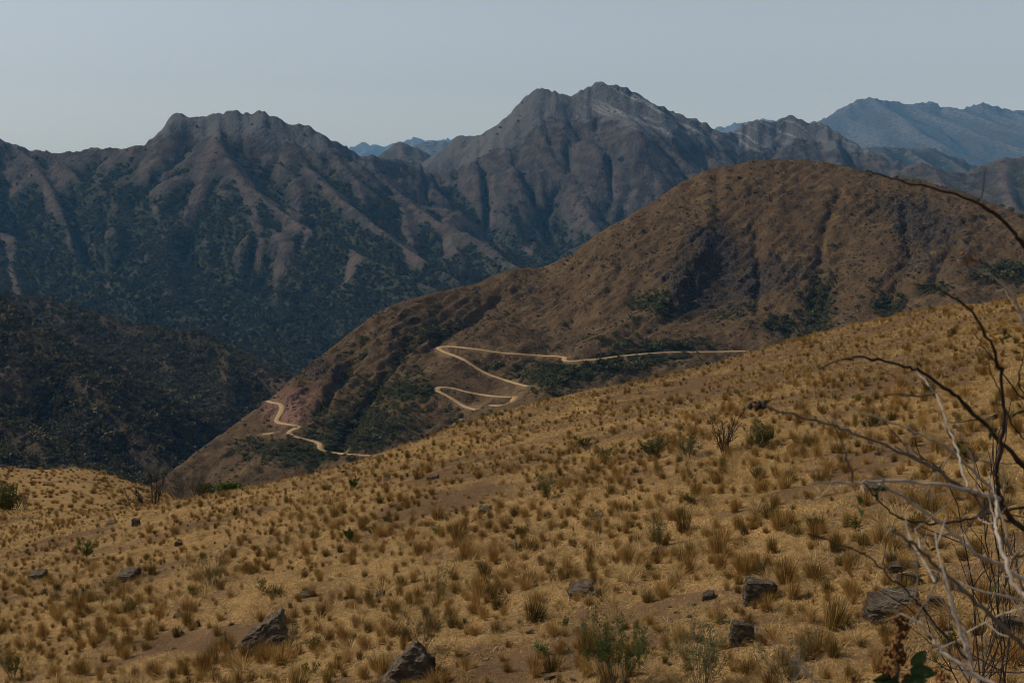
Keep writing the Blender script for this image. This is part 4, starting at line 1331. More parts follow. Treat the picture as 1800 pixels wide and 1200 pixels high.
# ------------------------------------------------------------------ shrubs, herbs and twigs
class MB:
    def __init__(s): s.V = []; s.F = []; s.S = []

    def tube(s, pts, rad, sides=5, tone=.5):
        pts = np.asarray(pts, float); n = len(pts)
        d = np.gradient(pts, axis=0)
        d /= np.linalg.norm(d, axis=1, keepdims=True) + 1e-12
        up = np.array([0.21, .33, .92]); b0 = len(s.V)
        for i in range(n):
            a = np.cross(d[i], up); a /= np.linalg.norm(a) + 1e-9
            b = np.cross(d[i], a)
            for k in range(sides):
                an = 2 * math.pi * k / sides
                s.V.append(pts[i] + (a * math.cos(an) + b * math.sin(an)) * rad[i])
                s.S.append(tone)
        for i in range(n - 1):
            for k in range(sides):
                k2 = (k + 1) % sides
                s.F.append((b0 + i * sides + k, b0 + i * sides + k2, b0 + (i + 1) * sides + k2, b0 + (i + 1) * sides + k))
        s.F.append(tuple(b0 + k for k in range(sides))); s.F.append(tuple(b0 + (n - 1) * sides + k for k in reversed(range(sides))))

    def leaf(s, p, d, L, w, r, tone=None):
        """a folded pointed leaf of four triangles"""
        d = np.asarray(d, float); d = d / (np.linalg.norm(d) + 1e-9)
        a = np.cross(d, r.normal(size=3)); a /= np.linalg.norm(a) + 1e-9
        nrm = np.cross(d, a)
        p = np.asarray(p, float); b0 = len(s.V)
        m = p + d * L * .45
        s.V += [p, m + a * w * .5 + nrm * w * .15, p + d * L - nrm * L * .08, m - a * w * .5 + nrm * w * .15, m]
        t = r.uniform() if tone is None else tone
        s.S += [t] * 5
        s.F += [(b0, b0 + 4, b0 + 1), (b0 + 1, b0 + 4, b0 + 2), (b0, b0 + 3, b0 + 4), (b0 + 4, b0 + 3, b0 + 2)]

    def lump(s, c, rad, r, n=8, tone=None):
        """small crumpled knob"""
        c = np.asarray(c, float); b0 = len(s.V)
        for i in range(4):
            for k in range(6):
                th = math.pi * (i + .5) / 4; ph = 2 * math.pi * (k + .5 * (i % 2)) / 6
                q = np.array([math.sin(th) * math.cos(ph), math.sin(th) * math.sin(ph), math.cos(th)]) * rad * r.uniform(.7, 1.25)
                s.V.append(c + q); s.S.append(r.uniform() if tone is None else tone)
        for i in range(3):
            for k in range(6):
                k2 = (k + 1) % 6
                s.F.append((b0 + i * 6 + k, b0 + i * 6 + k2, b0 + (i + 1) * 6 + k2, b0 + (i + 1) * 6 + k))
        s.F.append(tuple(b0 + k for k in reversed(range(6)))); s.F.append(tuple(b0 + 18 + k for k in range(6)))

    def build(s, name, mat, parent=None, kind=None, smooth=False, label=None):
        if not s.V: return None
        o = mesh_obj(name, s.V, s.F, mat, parent, smooth=smooth, attrs={'shade': s.S})
        if kind: o['kind'] = kind
        if label: o['label'] = label
        return o


def bark_mat(name, dark, light, streak=40.0):
    m, t, bs = new_mat(name)
    n = NT(t)
    p = n.pos(obj=True)
    f = n.noise(p, streak, 4, .6); g_ = n.noise(p, streak * .25, 3, .6)
    c = n.mix(n.rangemap(f, .3, .7), dark, light)
    c = n.mix(n.math('MULTIPLY', n.rangemap(g_, .55, .7), .5), c, tuple(.6 * v for v in dark))
    finish(n, bs, c, .8, n.bump(f, .002, .8), .2)
    return m


mat_pale_bark = bark_mat('pale_bark', (.26, .20, .15), (.50, .42, .34))
mat_grey_bark = bark_mat('grey_bark', (.10, .078, .060), (.21, .165, .125))
mat_dark_bark = bark_mat('dark_bark', (.018, .012, .009), (.055, .036, .025))
mat_twig = bark_mat('brown_twigs', (.055, .042, .03), (.14, .11, .08), 8)
mat_leaf = leaf_mat('fresh_leaves', (.035, .055, .010), (.17, .205, .038), .3)
mat_leaf_dull = leaf_mat('dull_leaves', (.055, .055, .015), (.20, .185, .055), .3)
mat_dark_leaf = leaf_mat('deep_green_leaves', (.016, .034, .010), (.095, .135, .045), .3)
mat_yellow = leaf_mat('yellow_petals', (.42, .26, .01), (.70, .46, .03), .2)
mat_cream = leaf_mat('cream_petals', (.50, .44, .16), (.72, .66, .30), .2)
mat_rust = leaf_mat('rusty_flower_heads', (.07, .026, .008), (.34, .15, .045), .1)
pr_ = np.random.default_rng(77)


def wander(r, p, d, L, n, bend, up=.15):
    out = [np.array(p, float)]
    d = np.array(d, float); d /= np.linalg.norm(d)
    for i in range(n):
        d = d + r.normal(size=3) * bend + np.array([0, 0, up * bend])
        d /= np.linalg.norm(d)
        out.append(out[-1] + d * L / n)
    return np.array(out), d


def shrub(name, label, cat, px0, py0, hpx_, wpx, stems, leafy, leafmat, twigmat, leafL=.035, group=None, branch=5, upright=.5, seed=0, stemr=.006, levels=2, top_only=False, flowers=0, flowermat=None, y0=6, at=None, sub=5):
    r = np.random.default_rng(seed)
    g0 = gpt(px0, py0, y0) if at is None else np.array(at, float)
    if g0 is None: return None
    k = g0[1] / FPX
    H, W = hpx_ * k * 1.05, wpx * k
    root = tag(empty(name, g0 - np.array([0, 0, .03])), label, cat, group)
    lv = MB(); fl = MB()
    leaf_pts = []
    for q in range(stems):
        mb = MB()
        az = r.uniform(0, 2 * math.pi)
        rr = r.uniform() ** .5
        tip = np.array([math.cos(az) * rr * W * .5, math.sin(az) * rr * W * .4, H * r.uniform(.75, 1.0) * (1 - .25 * rr ** 2)])
        st = np.array([math.cos(az) * W * .08 * rr, math.sin(az) * W * .08 * rr, 0])
        n_ = 9
        f = np.linspace(0, 1, n_)[:, None]
        pts = st + (tip - st) * np.concatenate([f ** (1 + .6 * upright), f ** (1 + .6 * upright), f], 1) + np.cumsum(r.normal(size=(n_, 3)) * H * .014, 0)
        R0 = stemr * r.uniform(.7, 1.2)
        mb.tube(pts, np.linspace(R0, R0 * .35, n_), 4, r.uniform())
        ends = []
        for b in range(branch):
            i = r.integers(2, n_)
            d = (pts[min(i, n_ - 1)] - pts[i - 1]); d /= np.linalg.norm(d)
            d = d + r.normal(size=3) * .55 + np.array([0, 0, .25])
            bp, bd = wander(r, pts[i], d, H * r.uniform(.15, .38), 4, .18, 1.0)
            mb.tube(bp, np.linspace(R0 * .5, R0 * .22, 5), 3, r.uniform())
            ends.append(bp)
            if levels > 1:
                for _ in range(sub):
                    j = r.integers(1, 5)
                    sp, _d = wander(r, bp[j], bd + r.normal(size=3) * .7, H * r.uniform(.06, .16), 3, .2, 1.0)
                    mb.tube(sp, np.linspace(R0 * .3, R0 * .15, 4), 3, r.uniform())
                    ends.append(sp)
        mb.build('stem', twigmat, root)
        for bp in ends + [pts[n_ // 2:]]:
            for p_ in bp[1:]:
                if top_only and p_[2] < H * .45: continue
                for _ in range(r.poisson(leafy)):
                    d = r.normal(size=3) + np.array([0, 0, .8])
                    lv.leaf(p_ + r.normal(size=3) * .012, d, leafL * r.uniform(.6, 1.3), leafL * .36, r)
        if flowers:
            for bp in ends + [pts]:
                if r.uniform() < flowers:
                    c = bp[-1]
                    for _ in range(5):
                        a = r.uniform(0, 6.28)
                        fl.leaf(c, (math.cos(a), math.sin(a), r.uniform(.1, .6)), .022, .018, r)
    lv.build('foliage', leafmat, root, kind='stuff')
    if flowers: fl.build('flower_heads', flowermat, root, kind='stuff')
    return root


shrub('leafy_shrub', 'leafy green shrub at the bottom edge, the greenest of the near shrubs', 'shrub', 1082, 1216, 122, 145, 24, 3.4, mat_leaf, mat_twig, .034, seed=1, branch=6, stemr=.005, top_only=True, sub=4)
shrub('twiggy_shrub', 'grey twiggy shrub with few green leaves in front of the half-hidden grey block', 'shrub', 1235, 1216, 128, 170, 24, 1.2, mat_leaf, mat_grey_bark, .032, seed=2, branch=7, stemr=.005, sub=4)
shrub('twiggy_shrub', 'twiggy dry shrub with brown stems at bottom right of the grey one', 'shrub', 1385, 1216, 104, 140, 18, .5, mat_leaf_dull, mat_twig, .03, seed=3, branch=6, stemr=.004, sub=4)
shrub('thin_stemmed_shrub', 'loose shrub of thin green stems behind the largest boulder at the bottom', 'shrub', 742, 1150, 92, 124, 20, 1.3, mat_leaf_dull, mat_twig, .028, seed=4, branch=4, stemr=.004, upright=1.0)
shrub('slender_herb', 'single slender green-leaved stem standing tall in the middle of the slope', 'plant', 776, 1052, 76, 40, 4, 1.8, mat_leaf, mat_twig, .035, seed=5, branch=4, stemr=.005, upright=1.0)
shrub('thin_stemmed_shrub', 'faint twiggy shrub left of the single slender green stem', 'shrub', 745, 1050, 46, 40, 5, .7, mat_leaf_dull, mat_twig, .03, seed=6, branch=3, upright=1.0, stemr=.004)
shrub('broom_shrub', 'tall tuft of green broom-like stems at centre right of the slope', 'shrub', 1158, 962, 56, 50, 16, 1.0, mat_leaf_dull, mat_leaf_dull, .03, seed=7, branch=4, upright=1.0, stemr=.004)
shrub('scrubby_patch', 'scrubby brown-green bush with yellow flecks on the left of the slope', 'shrub', 372, 1030, 55, 105, 18, .9, mat_leaf_dull, mat_twig, .035, seed=8, branch=6, stemr=.005, flowers=.10, flowermat=mat_yellow)
shrub('green_herb', 'fresh green leafy herb high on the left of the slope', 'plant', 150, 985, 34, 34, 8, 2.6, mat_leaf, mat_twig, .06, seed=9, branch=4)
shrub('broom_shrub', 'green bush left of the bare dark-stemmed shrub in mid slope', 'shrub', 1150, 808, 38, 60, 18, 1.0, mat_leaf_dull, mat_twig, .07, seed=10, branch=5)
shrub('broom_shrub', 'thin grey-green bush just left of the bare dark-stemmed shrub', 'shrub', 1210, 808, 44, 46, 14, .7, mat_leaf_dull, mat_twig, .06, seed=11, branch=5)
shrub('bare_shrub', 'bare dark-stemmed shrub between two green bushes in mid slope', 'shrub', 1274, 794, 64, 70, 8, .15, mat_leaf_dull, mat_dark_bark, .05, seed=12, branch=6, stemr=.022)
shrub('broom_shrub', 'low green bush right of the bare dark-stemmed shrub', 'shrub', 1336, 786, 36, 60, 18, 1.1, mat_leaf_dull, mat_twig, .07, seed=13, branch=5)
shrub('low_scrub', 'low dark scrub left of the green mid-slope bushes', 'shrub', 1028, 786, 18, 60, 12, .9, mat_leaf_dull, mat_twig, .06, seed=14, branch=5)
shrub('low_scrub', 'low brown scrub under the green bush on the upper middle slope', 'shrub', 1062, 808, 18, 56, 12, 1.2, mat_leaf_dull, mat_twig, .05, seed=15, branch=5)
shrub('broom_shrub', 'sparse green shrub in tufts halfway down the middle of the slope', 'shrub', 965, 878, 44, 56, 12, 1.0, mat_leaf_dull, mat_leaf_dull, .045, seed=16, branch=5, upright=.8)
shrub('green_herb', 'green sprig in tufts below the lower road end', 'plant', 622, 860, 18, 22, 7, 2.5, mat_leaf, mat_twig, .06, seed=17, branch=4)
shrub('green_herb', 'bright green sprig among golden tufts left of centre', 'plant', 615, 952, 20, 26, 7, 2.5, mat_leaf, mat_twig, .05, seed=18, branch=4)
shrub('green_herb', 'green grassy clump in the lower left corner', 'plant', 22, 1195, 60, 60, 18, 1.2, mat_leaf_dull, mat_leaf_dull, .05, seed=19, branch=3, upright=1.0, stemr=.004)
shrub('low_scrub', 'dry brown twiggy scrub leaning on the right of the wedge boulder', 'shrub', 508, 1140, 62, 60, 14, .25, mat_leaf_dull, mat_twig, .03, seed=20, branch=6, stemr=.004)
shrub('green_herb', 'small green sprig above the leafy green shrub', 'plant', 996, 1102, 14, 24, 6, 2.5, mat_leaf, mat_twig, .03, seed=22, branch=3, stemr=.003)
shrub('green_herb', 'low green creeping herb left of the right-hand yellow flowers', 'plant', 1436, 920, 10, 30, 8, 3.0, mat_leaf, mat_twig, .035, seed=23, branch=3, stemr=.003)
FL = [(1504, 934, 26, 30, 'yellow-flowered herb on bare soil below the pale forked branch'), (1612, 926, 24, 30, 'yellow-flowered herb behind the horizontal dark twig at right'), (1668, 1142, 32, 40, 'yellow-flowered herb near the bottom right among twigs'), (1214, 884, 18, 34, 'yellow-flowered clump in tufts right of the tall green stems'),
      (548, 1146, 24, 34, 'yellow-flowered herb just right of the wedge boulder'), (198, 1040, 30, 44, 'yellow-green herb in front of the dark flat-topped rock'), (230, 1072, 24, 34, 'yellow-flecked low herb right of the dark flat-topped rock'), (768, 942, 18, 30, 'yellow-flowered clump beside a dark tuft in mid slope'), (462, 1046, 26, 34, 'orange-yellow herb at the foot of brown tufts left of centre'), (548, 1186, 22, 40, 'yellow herb by the bottom edge left of the largest boulder'),
      (340, 1050, 20, 30, 'yellow-flecked herb under the scrubby brown-green bush'), (1470, 704, 14, 20, 'left of two yellow clumps on the bare upper right slope'), (1508, 706, 13, 26, 'right of two yellow clumps on the bare upper right slope'), (1522, 752, 13, 22, 'yellow clump beside pale stones under the long grey branch'), (865, 762, 8, 14, 'tiny yellow clump near the top of the slope'), (1770, 868, 18, 24, 'yellow-flowered sprig at the right edge behind the thick twig')]
for i, (a, b, hh, ww, lab) in enumerate(FL):
    shrub('flowering_herb', lab, 'flower', a, b, hh, ww, 9, 2.0, mat_leaf_dull, mat_leaf_dull, .05, seed=60 + i, branch=4, levels=1, flowers=.8, flowermat=mat_yellow, stemr=.003)
shrub('flowering_herb', 'cream-flowered herb alone on bare ground left of the leafy green shrub', 'flower', 951, 1152, 24, 32, 10, 2.5, mat_leaf, mat_leaf, .035, seed=80, branch=4, levels=1, flowers=.9, flowermat=mat_cream, stemr=.003)


def leafy_bush(name, label, px0, py0, wpx, hpx_, Y, n, leaf, mat, seed, zfun=None):
    """rounded bush: bent stems inside a crown of many leaf sprays"""
    r = np.random.default_rng(seed)
    t, q = ray(px0, py0)
    z = float(zfun(t * Y, Y)) if zfun else q * Y
    root = tag(empty(name, (t * Y, Y, min(z, q * Y))), label, 'bush')
    k = Y / FPX; w, h = wpx * k, hpx_ * k
    V, F, S = clump_bush(r, n, .85, leaf)
    V = np.array(V) * (w * .45, w * .4, h * .62)
    o = mesh_obj('crown', V, F, mat, root, attrs={'shade': S}); o['kind'] = 'stuff'
    for q_ in range(6):
        mb = MB()
        bp, _ = wander(r, (r.normal() * .05, r.normal() * .05, -.3), (r.normal() * .6, r.normal() * .6, 1), h * .95, 7, .12, .4)
        mb.tube(bp, np.linspace(.05, .012, 8), 5)
        mb.build('stem', mat_twig, root)
    return root


def land(x, y): return np.maximum(gh(x, y), kn.at(x, y) if x < 0 else -999)


leafy_bush('green_bush', 'large green bush at the left edge in front of the grassy knoll', 8, 896, 78, 74, 92, 3200, .055, mat_leaf_dull, 401, land)
leafy_bush('green_bush', 'low green bush at the foot of the knoll right of the left-edge bush', 58, 892, 50, 30, 96, 1300, .06, mat_leaf_dull, 402, land)
leafy_bush('green_bush', 'fresh green bush where the near slope meets the brown hill', 402, 866, 52, 24, 84, 700, .12, mat_leaf, 403)
leafy_bush('green_bush', 'dull green scrub bush left of the fresh green bush', 362, 874, 56, 34, 86, 600, .10, mat_leaf_dull, 404)
leafy_bush('green_bush', 'small dark bush on the knoll crest slope', 178, 852, 24, 14, 178, 300, .16, mat_leaf_dull, 405, land)
leafy_bush('green_bush', 'low dull bush left of the bare little tree', 200, 902, 44, 20, 86, 400, .12, mat_leaf_dull, 406, land)
for i, (a, b, hh, ww, Y, lab, ns) in enumerate([(270, 896, 66, 74, 74, 'bare little tree with dark forked stems at the left end of the slope', 7), (316, 884, 58, 60, 78, 'bare brown shrub just right of the bare little tree', 9), (350, 876, 50, 54, 82, 'thin bare shrub between the bare little tree and the fresh green bush', 9), (234, 900, 40, 60, 80, 'low bare thicket left of the bare little tree', 10), (44, 900, 44, 26, 86, 'thin bare sapling right of the left-edge green bush', 4)]):
    t, q = ray(a, b)
    shrub('bare_shrub', lab, 'shrub', a, b, hh, ww, ns, .12, mat_leaf_dull, mat_twig if i else mat_dark_bark, .07, seed=500 + i, branch=7, stemr=.035 if i == 0 else .022, at=(t * Y, Y, q * Y - .25), sub=5)

# ------------------------------------------------------------------ the branching shrub beside the viewpoint
ROOT = np.array([1.42, 2.15, float(gh(1.42, 2.15)) - .05])
fs = tag(empty('bare_branched_shrub', ROOT), 'tall nearly leafless shrub of arching pale and dark branches close at the right edge', 'shrub')


def crom(P_, n):
    P_ = np.array(P_, float); Q = np.concatenate([2 * P_[:1] - P_[1:2], P_, 2 * P_[-1:] - P_[-2:-1]])
    out = []
    for i in range(len(P_) - 1):
        p0, p1, p2, p3 = Q[i:i + 4]
        for k in range(n):
            t = k / n
            out.append(.5 * (2 * p1 + (p2 - p0) * t + (2 * p0 - 5 * p1 + 4 * p2 - p3) * t * t + (3 * p1 - p0 - 3 * p2 + p3) * t ** 3))
    out.append(P_[-1])
    return np.array(out)


BR = [   # (bark, depth at thick end, depth at tip, thickness px thick end, tip, pixel course from thick end to tip, joins root)
    ('dark', 2.0, 1.9, 15, 12, [(1850, 962), (1800, 930), (1772, 906), (1757, 872)], True),
    ('pale', 1.9, 1.7, 11, 3, [(1757, 876), (1720, 866), (1700, 860), (1640, 850), (1560, 845), (1500, 848), (1460, 849), (1425, 850)], False),
    ('dark', 1.9, 1.75, 11, 3, [(1757, 872), (1752, 840), (1758, 790), (1765, 740), (1762, 690), (1755, 640), (1735, 590), (1700, 540), (1660, 513), (1638, 505), (1605, 499)], False),
    ('dark', 2.1, 1.8, 12, 3, [(1850, 872), (1800, 818), (1760, 776), (1700, 715), (1660, 680), (1620, 655), (1580, 640), (1520, 629), (1480, 632), (1440, 649)], True),
    ('grey', 1.95, 1.65, 9, 4, [(1765, 893), (1680, 850), (1640, 822), (1580, 793), (1520, 768), (1470, 750), (1420, 735), (1370, 722), (1334, 711)], False),
    ('pale', 1.95, 1.75, 7, 2, [(1745, 860), (1690, 808), (1650, 778), (1605, 757), (1570, 742), (1530, 730), (1490, 716)], False),
    ('pale', 1.8, 1.95, 6, 4, [(1700, 856), (1688, 815), (1676, 775), (1662, 735), (1648, 700), (1632, 675), (1612, 653)], False),
    ('pale', 1.78, 1.7, 5, 3, [(1718, 862), (1712, 815), (1690, 772), (1680, 745)], False),
    ('grey', 1.72, 1.66, 6, 3, [(1498, 847), (1488, 805), (1480, 775), (1462, 738)], False),
    ('pale', 1.7, 1.62, 11, 5, [(1850, 1042), (1790, 1012), (1745, 988), (1700, 962), (1660, 925), (1600, 882), (1570, 864), (1545, 850)], True),
    ('pale', 1.6, 1.75, 13, 6, [(1850, 1120), (1812, 1060), (1785, 1030), (1768, 985), (1755, 945), (1750, 920), (1752, 890), (1748, 870)], True),
    ('grey', 1.9, 1.8, 6, 5, [(1850, 1075), (1800, 1035), (1785, 985), (1760, 945), (1735, 910), (1712, 868)], True),
    ('grey', 1.6, 1.5, 13, 6, [(1860, 1190), (1800, 1135), (1760, 1100), (1720, 1062), (1690, 1035), (1640, 985), (1600, 952), (1566, 929)], True),
    ('dark', 1.7, 1.6, 6, 3, [(1668, 1125), (1640, 1092), (1622, 1068), (1600, 1045), (1560, 1008), (1520, 975), (1480, 958), (1420, 938)], False),
    ('pale', 1.45, 1.5, 9, 5, [(1760, 1330), (1730, 1240), (1715, 1195), (1700, 1150), (1682, 1095), (1668, 1045), (1652, 996)], False),
    ('pale', 1.4, 1.45, 11, 4, [(1830, 1235), (1760, 1205), (1720, 1190), (1680, 1160), (1650, 1138), (1632, 1112), (1605, 1088), (1575, 1073)], True),
    ('grey', 1.5, 1.5, 5, 3, [(1600, 1095), (1622, 1068), (1640, 1032), (1652, 998)], False),
    ('grey', 1.6, 1.6, 4, 3, [(1608, 1050), (1612, 1010), (1612, 975), (1606, 958)], False),
    ('pale', 1.3, 1.25, 7, 3, [(1480, 1260), (1445, 1215), (1430, 1192), (1400, 1163), (1368, 1134)], False),
    ('dark', 2.2, 2.0, 10, 3, [(1860, 520), (1830, 470), (1800, 430), (1775, 400), (1740, 370), (1700, 348), (1650, 333), (1600, 322), (1560, 312), (1523, 301)], True),
    ('pale', 2.0, 1.9, 8, 3, [(1850, 690), (1815, 610), (1797, 562), (1780, 522), (1750, 490), (1720, 475), (1684, 457)], True),
    ('dark', 2.1, 2.0, 7, 3, [(1860, 888), (1790, 892), (1745, 900), (1720, 908), (1680, 916), (1640, 920), (1600, 914), (1570, 903), (1545, 880), (1518, 848)], True),
    ('dark', 2.3, 2.2, 4, 2, [(1860, 760), (1800, 702), (1770, 668), (1745, 630), (1722, 600), (1708, 580)], True),
    ('dark', 2.3, 2.2, 4, 2, [(1850, 790), (1805, 775), (1780, 745), (1765, 712), (1758, 690), (1742, 655), (1738, 640)], True),
    ('dark', 2.2, 2.1, 4, 2, [(1860, 705), (1800, 690), (1792, 660), (1797, 636), (1803, 615)], True),
    ('grey', 2.2, 2.1, 3, 2, [(1850, 815), (1790, 815), (1740, 812), (1700, 800), (1672, 780)], True),
    ('dark', 2.1, 2.0, 3, 2, [(1690, 856), (1660, 835), (1640, 815), (1620, 805), (1600, 780)], False),
]
BM = {'dark': mat_dark_bark, 'pale': mat_pale_bark, 'grey': mat_grey_bark}
rb = np.random.default_rng(99)
rootl = np.zeros(3)
for (bk, Ya, Yb, ra, rbk, course, joined) in BR:
    m_ = len(course)
    ctl = [np.array(P3(a, b, Ya + (Yb - Ya) * i / (m_ - 1))) for i, (a, b) in enumerate(course)]
    pts = crom(ctl, 5)
    k = len(pts)
    rad = np.linspace(ra, rbk, k) * .39 * pts[:, 1] / FPX
    pts[1:-1] += rb.normal(size=(k - 2, 3)) * .0012
    if joined:
        # carry the branch on down to the root crown outside the picture
        e0 = pts[0]; d0 = (pts[0] - pts[2]); d0 /= np.linalg.norm(d0)
        L = np.linalg.norm(ROOT - e0)
        c1 = e0 + d0 * L * .35; c2 = ROOT + np.array([-.02 + .06 * rb.normal(), .06 * rb.normal(), L * .4])
        ts = np.linspace(1, 0, 12)[:-1][:, None]
        ex = (1 - ts) ** 3 * e0 + 3 * (1 - ts) ** 2 * ts * c1 + 3 * (1 - ts) * ts ** 2 * c2 + ts ** 3 * ROOT
        pts = np.concatenate([ex, pts]); rad = np.concatenate([np.linspace(rad[0] * 1.7, rad[0], 11), rad])
    # knots where side shoots left the branch
    knot = np.ones(len(pts))
    for _ in range(max(2, len(pts) // 9)):
        i = rb.integers(1, len(pts) - 1); knot[i] = rb.uniform(1.15, 1.4)
    mb = MB(); mb.tube(pts - ROOT, rad * knot, 8)
    br_o = mb.build('branch', BM[bk], fs, smooth=True)
    br_o['label'] = {'dark': 'dark brown arching branch', 'pale': 'pale bark-stripped branch', 'grey': 'grey-brown branch'}[bk]
    # short side twigs with buds
    for _ in range(rb.integers(2, 6)):
        i = rb.integers(len(pts) // 3, len(pts) - 1)
        d = pts[i + 1] - pts[i]; d /= np.linalg.norm(d)
        d = d + rb.normal(size=3) * .7
        tp, _d = wander(rb, pts[i] - ROOT, d, rb.uniform(.015, .07), 4, .15, .8)
        tw = MB(); tw.tube(tp, np.linspace(rad[i] * .45, rad[i] * .2, 5), 4)
        tw.lump(tp[-1] - _d * rad[i] * .3, rad[i] * .45, rb)
        tw.build('side_twig', BM[bk], fs)
# thin dry shoots that fill the right-hand side
for _ in range(24):
    bk, Ya, Yb, ra, rbk, course, joined = BR[rb.integers(0, len(BR))]
    i = rb.integers(0, len(course) - 1); f_ = rb.uniform()
    a = np.array(course[i]) * (1 - f_) + np.array(course[i + 1]) * f_
    if a[0] < 1640 or a[1] < 600: continue
    Yc = .5 * (Ya + Yb)
    p0_ = np.array(P3(a[0], a[1], Yc)) - ROOT
    d = np.array([rb.uniform(-1.0, .15), rb.normal() * .5, rb.uniform(-.25, .9)])
    tp, _d = wander(rb, p0_, d, rb.uniform(.05, .16), 9, .10, .2)
    tw = MB(); tw.tube(tp, np.linspace(.0019, .0009, 10), 5)
    for j in (4, 6, 8):
        if rb.uniform() < .6:
            sp, _d2 = wander(rb, tp[j], _d + rb.normal(size=3) * .6, rb.uniform(.02, .07), 4, .15, .4)
            tw.tube(sp, np.linspace(.0011, .0006, 5), 4)
    tw.build('side_twig', (mat_pale_bark, mat_grey_bark, mat_dark_bark)[rb.integers(0, 3)], fs)
# the withered seed head at the tip of the long grey branch, the buds at the pale tip
c0 = np.array(P3(1338, 709, 1.65)) - ROOT
sh = MB()
for k in range(7): sh.lump(c0 + rb.normal(size=3) * np.array([.004, .003, .0035]), .0042, rb)
for k in range(5): sh.leaf(c0, rb.normal(size=3) * (1, .5, 1), .014, .006, rb)
sh.build('withered_seed_head', mat_dark_bark, fs)
sh = MB()
c0 = np.array(P3(1696, 450, 1.9)) - ROOT
sh.leaf(c0, (.3, 0, -1), .02, .006, rb); sh.lump(c0 + (-.004, 0, .004), .003, rb); sh.leaf(c0 + (.006, 0, 0), (1, 0, -.8), .02, .009, rb)
sh.build('bud', mat_rust, fs)
sh = MB()
for (a, b) in [(1700, 790), (1706, 800), (1690, 795), (1742, 770), (1790, 605), (1798, 640), (1760, 598), (1790, 730), (1545, 870), (1512, 905), (1520, 878), (1608, 968), (1630, 965), (1655, 1010), (1740, 1040), (1650, 826), (1632, 832)]:
    for _ in range(4):
        sh.leaf(np.array(P3(a, b, 1.95)) - ROOT + rb.normal(size=3) * .006, rb.normal(size=3) + (0, 0, .8), .017, .006, rb)
sh.build('foliage', mat_dark_leaf, fs, kind='stuff')

# a second, darker thicket a few metres further down on the right
def dark_thicket(label, px0, py0, Y, hpx_, wpx, seed, n, lean):
    r = np.random.default_rng(seed)
    t, q = ray(px0, py0)
    base = np.array([t * Y, Y, float(gh(t * Y, Y)) - .03])
    root = tag(empty('twiggy_thicket', base), label, 'shrub')
    k = Y / FPX
    topz = ray(px0, py0 - hpx_)[1] * Y - base[2]
    lv = MB()
    for _ in range(n):
        mb = MB()
        tip = np.array([r.uniform(-1.5, .5) * wpx * k + lean, r.normal() * .25, topz * r.uniform(.55, 1.0)])
        f = np.linspace(0, 1, 10)[:, None]
        pts = tip * np.concatenate([f ** 2.0, f ** 1.6, f ** .75], 1) + np.cumsum(r.normal(size=(10, 3)) * .022, 0)
        mb.tube(pts, np.linspace(.006, .0022, 10), 5)
        for _b in range(7):
            i = r.integers(4, 10)
            bp, bd = wander(r, pts[i], (pts[i] - pts[i - 1]) / np.linalg.norm(pts[i] - pts[i - 1]) + r.normal(size=3) * .6, topz * r.uniform(.06, .2), 4, .14, 1.0)
            mb.tube(bp, np.linspace(.0035, .0018, 5), 4)
            for p_ in bp[2:]:
                if r.uniform() < .35: lv.leaf(p_, r.normal(size=3) + (0, 0, 1), .028, .010, r)
        mb.build('stem', mat_dark_bark if r.uniform() < .7 else mat_grey_bark, root)
    lv.build('foliage', mat_dark_leaf, root, kind='stuff')


dark_thicket('dark upright twiggy thicket behind the thick dark branch at the right edge', 1775, 985, 6.5, 235, 150, 801, 9, 0)

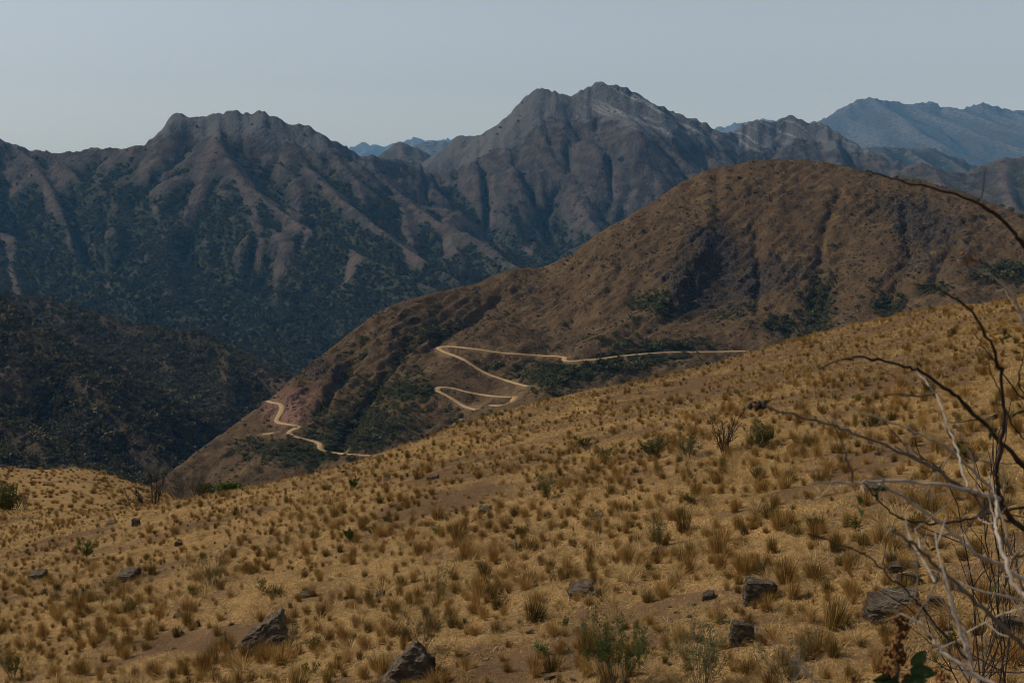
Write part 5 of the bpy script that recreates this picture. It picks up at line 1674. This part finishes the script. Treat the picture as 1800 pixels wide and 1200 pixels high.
# ------------------------------------------------------------------ the rusty flower spikes at the bottom right
def spike_plant(label, px0, Y, top_row, stem_from, heads, leaves, seed):
    r = np.random.default_rng(seed)
    k = Y / FPX
    tipp = np.array(P3(px0, top_row, Y))
    base = np.array([tipp[0] + .03, tipp[1] + .02, float(gh(tipp[0] + .03, tipp[1] + .02)) - .02])
    root = tag(empty('flower_spike_plant', base), label, 'plant')
    mb = MB()
    st = crom([np.zeros(3), (tipp - base) * (.5, .5, .45) + (.02, 0, 0), (tipp - base) * (.95, .95, .8), tipp - base], 6)
    mb.tube(st, np.linspace(.006, .002, len(st)), 6)
    mb.build('stem', mat_twig, root, smooth=True)
    hd = MB()
    for (a, b, rad, nn) in heads:
        c = np.array(P3(a, b, Y)) - base
        for _ in range(nn * 4): hd.lump(c + r.normal(size=3) * rad * k * .62, rad * k * r.uniform(.18, .40), r)
    hd.build('flower_spike', mat_rust, root, smooth=True)
    for (a, b, dx, dz, L) in leaves:
        lf = MB()
        c = np.array(P3(a, b, Y)) - base
        d = np.array([dx, r.uniform(-.5, .1), dz]); d /= np.linalg.norm(d)
        s_ = np.cross(d, (0, -1, .4)); s_ /= np.linalg.norm(s_); nrm = np.cross(s_, d)
        n_ = 7; Lm = L * k
        for i in range(n_):
            f = i / (n_ - 1)
            wv = Lm * .26 * math.sin(math.pi * min(1, .08 + .92 * f)) ** .8 * (1.15 - .4 * f) + .0004
            c1 = c + d * Lm * f - np.array([0, 0, 1]) * Lm * .18 * f * f
            for u_ in (-1, -.5, 0, .5, 1):
                lf.V.append(c1 + s_ * wv * u_ + nrm * abs(u_) * wv * .35 + nrm * .0012 * r.normal()); lf.S.append(.25 + .3 * (abs(u_) < .1) + .2 * r.uniform())
        for i in range(n_ - 1):
            for u_ in range(4):
                lf.F.append((i * 5 + u_, i * 5 + u_ + 1, i * 5 + u_ + 6, i * 5 + u_ + 5))
        lf.build('leaf', mat_dark_leaf, root, smooth=True)


spike_plant('tall rusty-brown flower spike above dark green leaves at the bottom right', 1582, 1.75, 1080, 0,
            [(1580, 1084, 11, 6), (1585, 1098, 11, 6), (1582, 1113, 9, 5), (1577, 1126, 9, 5), (1573, 1139, 8, 4), (1576, 1148, 14, 8), (1586, 1152, 9, 4), (1560, 1178, 11, 6), (1577, 1166, 8, 4), (1600, 1196, 11, 6), (1550, 1172, 7, 3)],
            [(1580, 1165, -.35, 1, 30), (1605, 1170, .45, 1, 46), (1600, 1180, 1, .25, 50), (1575, 1195, -1, .2, 46), (1590, 1200, .8, .5, 46), (1585, 1212, -.7, .4, 50), (1595, 1215, .3, .7, 44), (1570, 1205, -1, .7, 36)], 901)
spike_plant('smaller rusty flower head rising from the bottom edge right of the tall spike', 1656, 1.7, 1178, 0,
            [(1655, 1184, 9, 6), (1657, 1198, 9, 6), (1652, 1212, 9, 5)], [(1655, 1225, .8, .5, 40), (1650, 1228, -.8, .5, 40)], 902)
spike_plant('rusty flower head cut by the bottom edge left of the tall spike', 1500, 1.75, 1188, 0,
            [(1500, 1194, 8, 6), (1501, 1206, 8, 5)], [(1500, 1225, -.8, .5, 40)], 903)
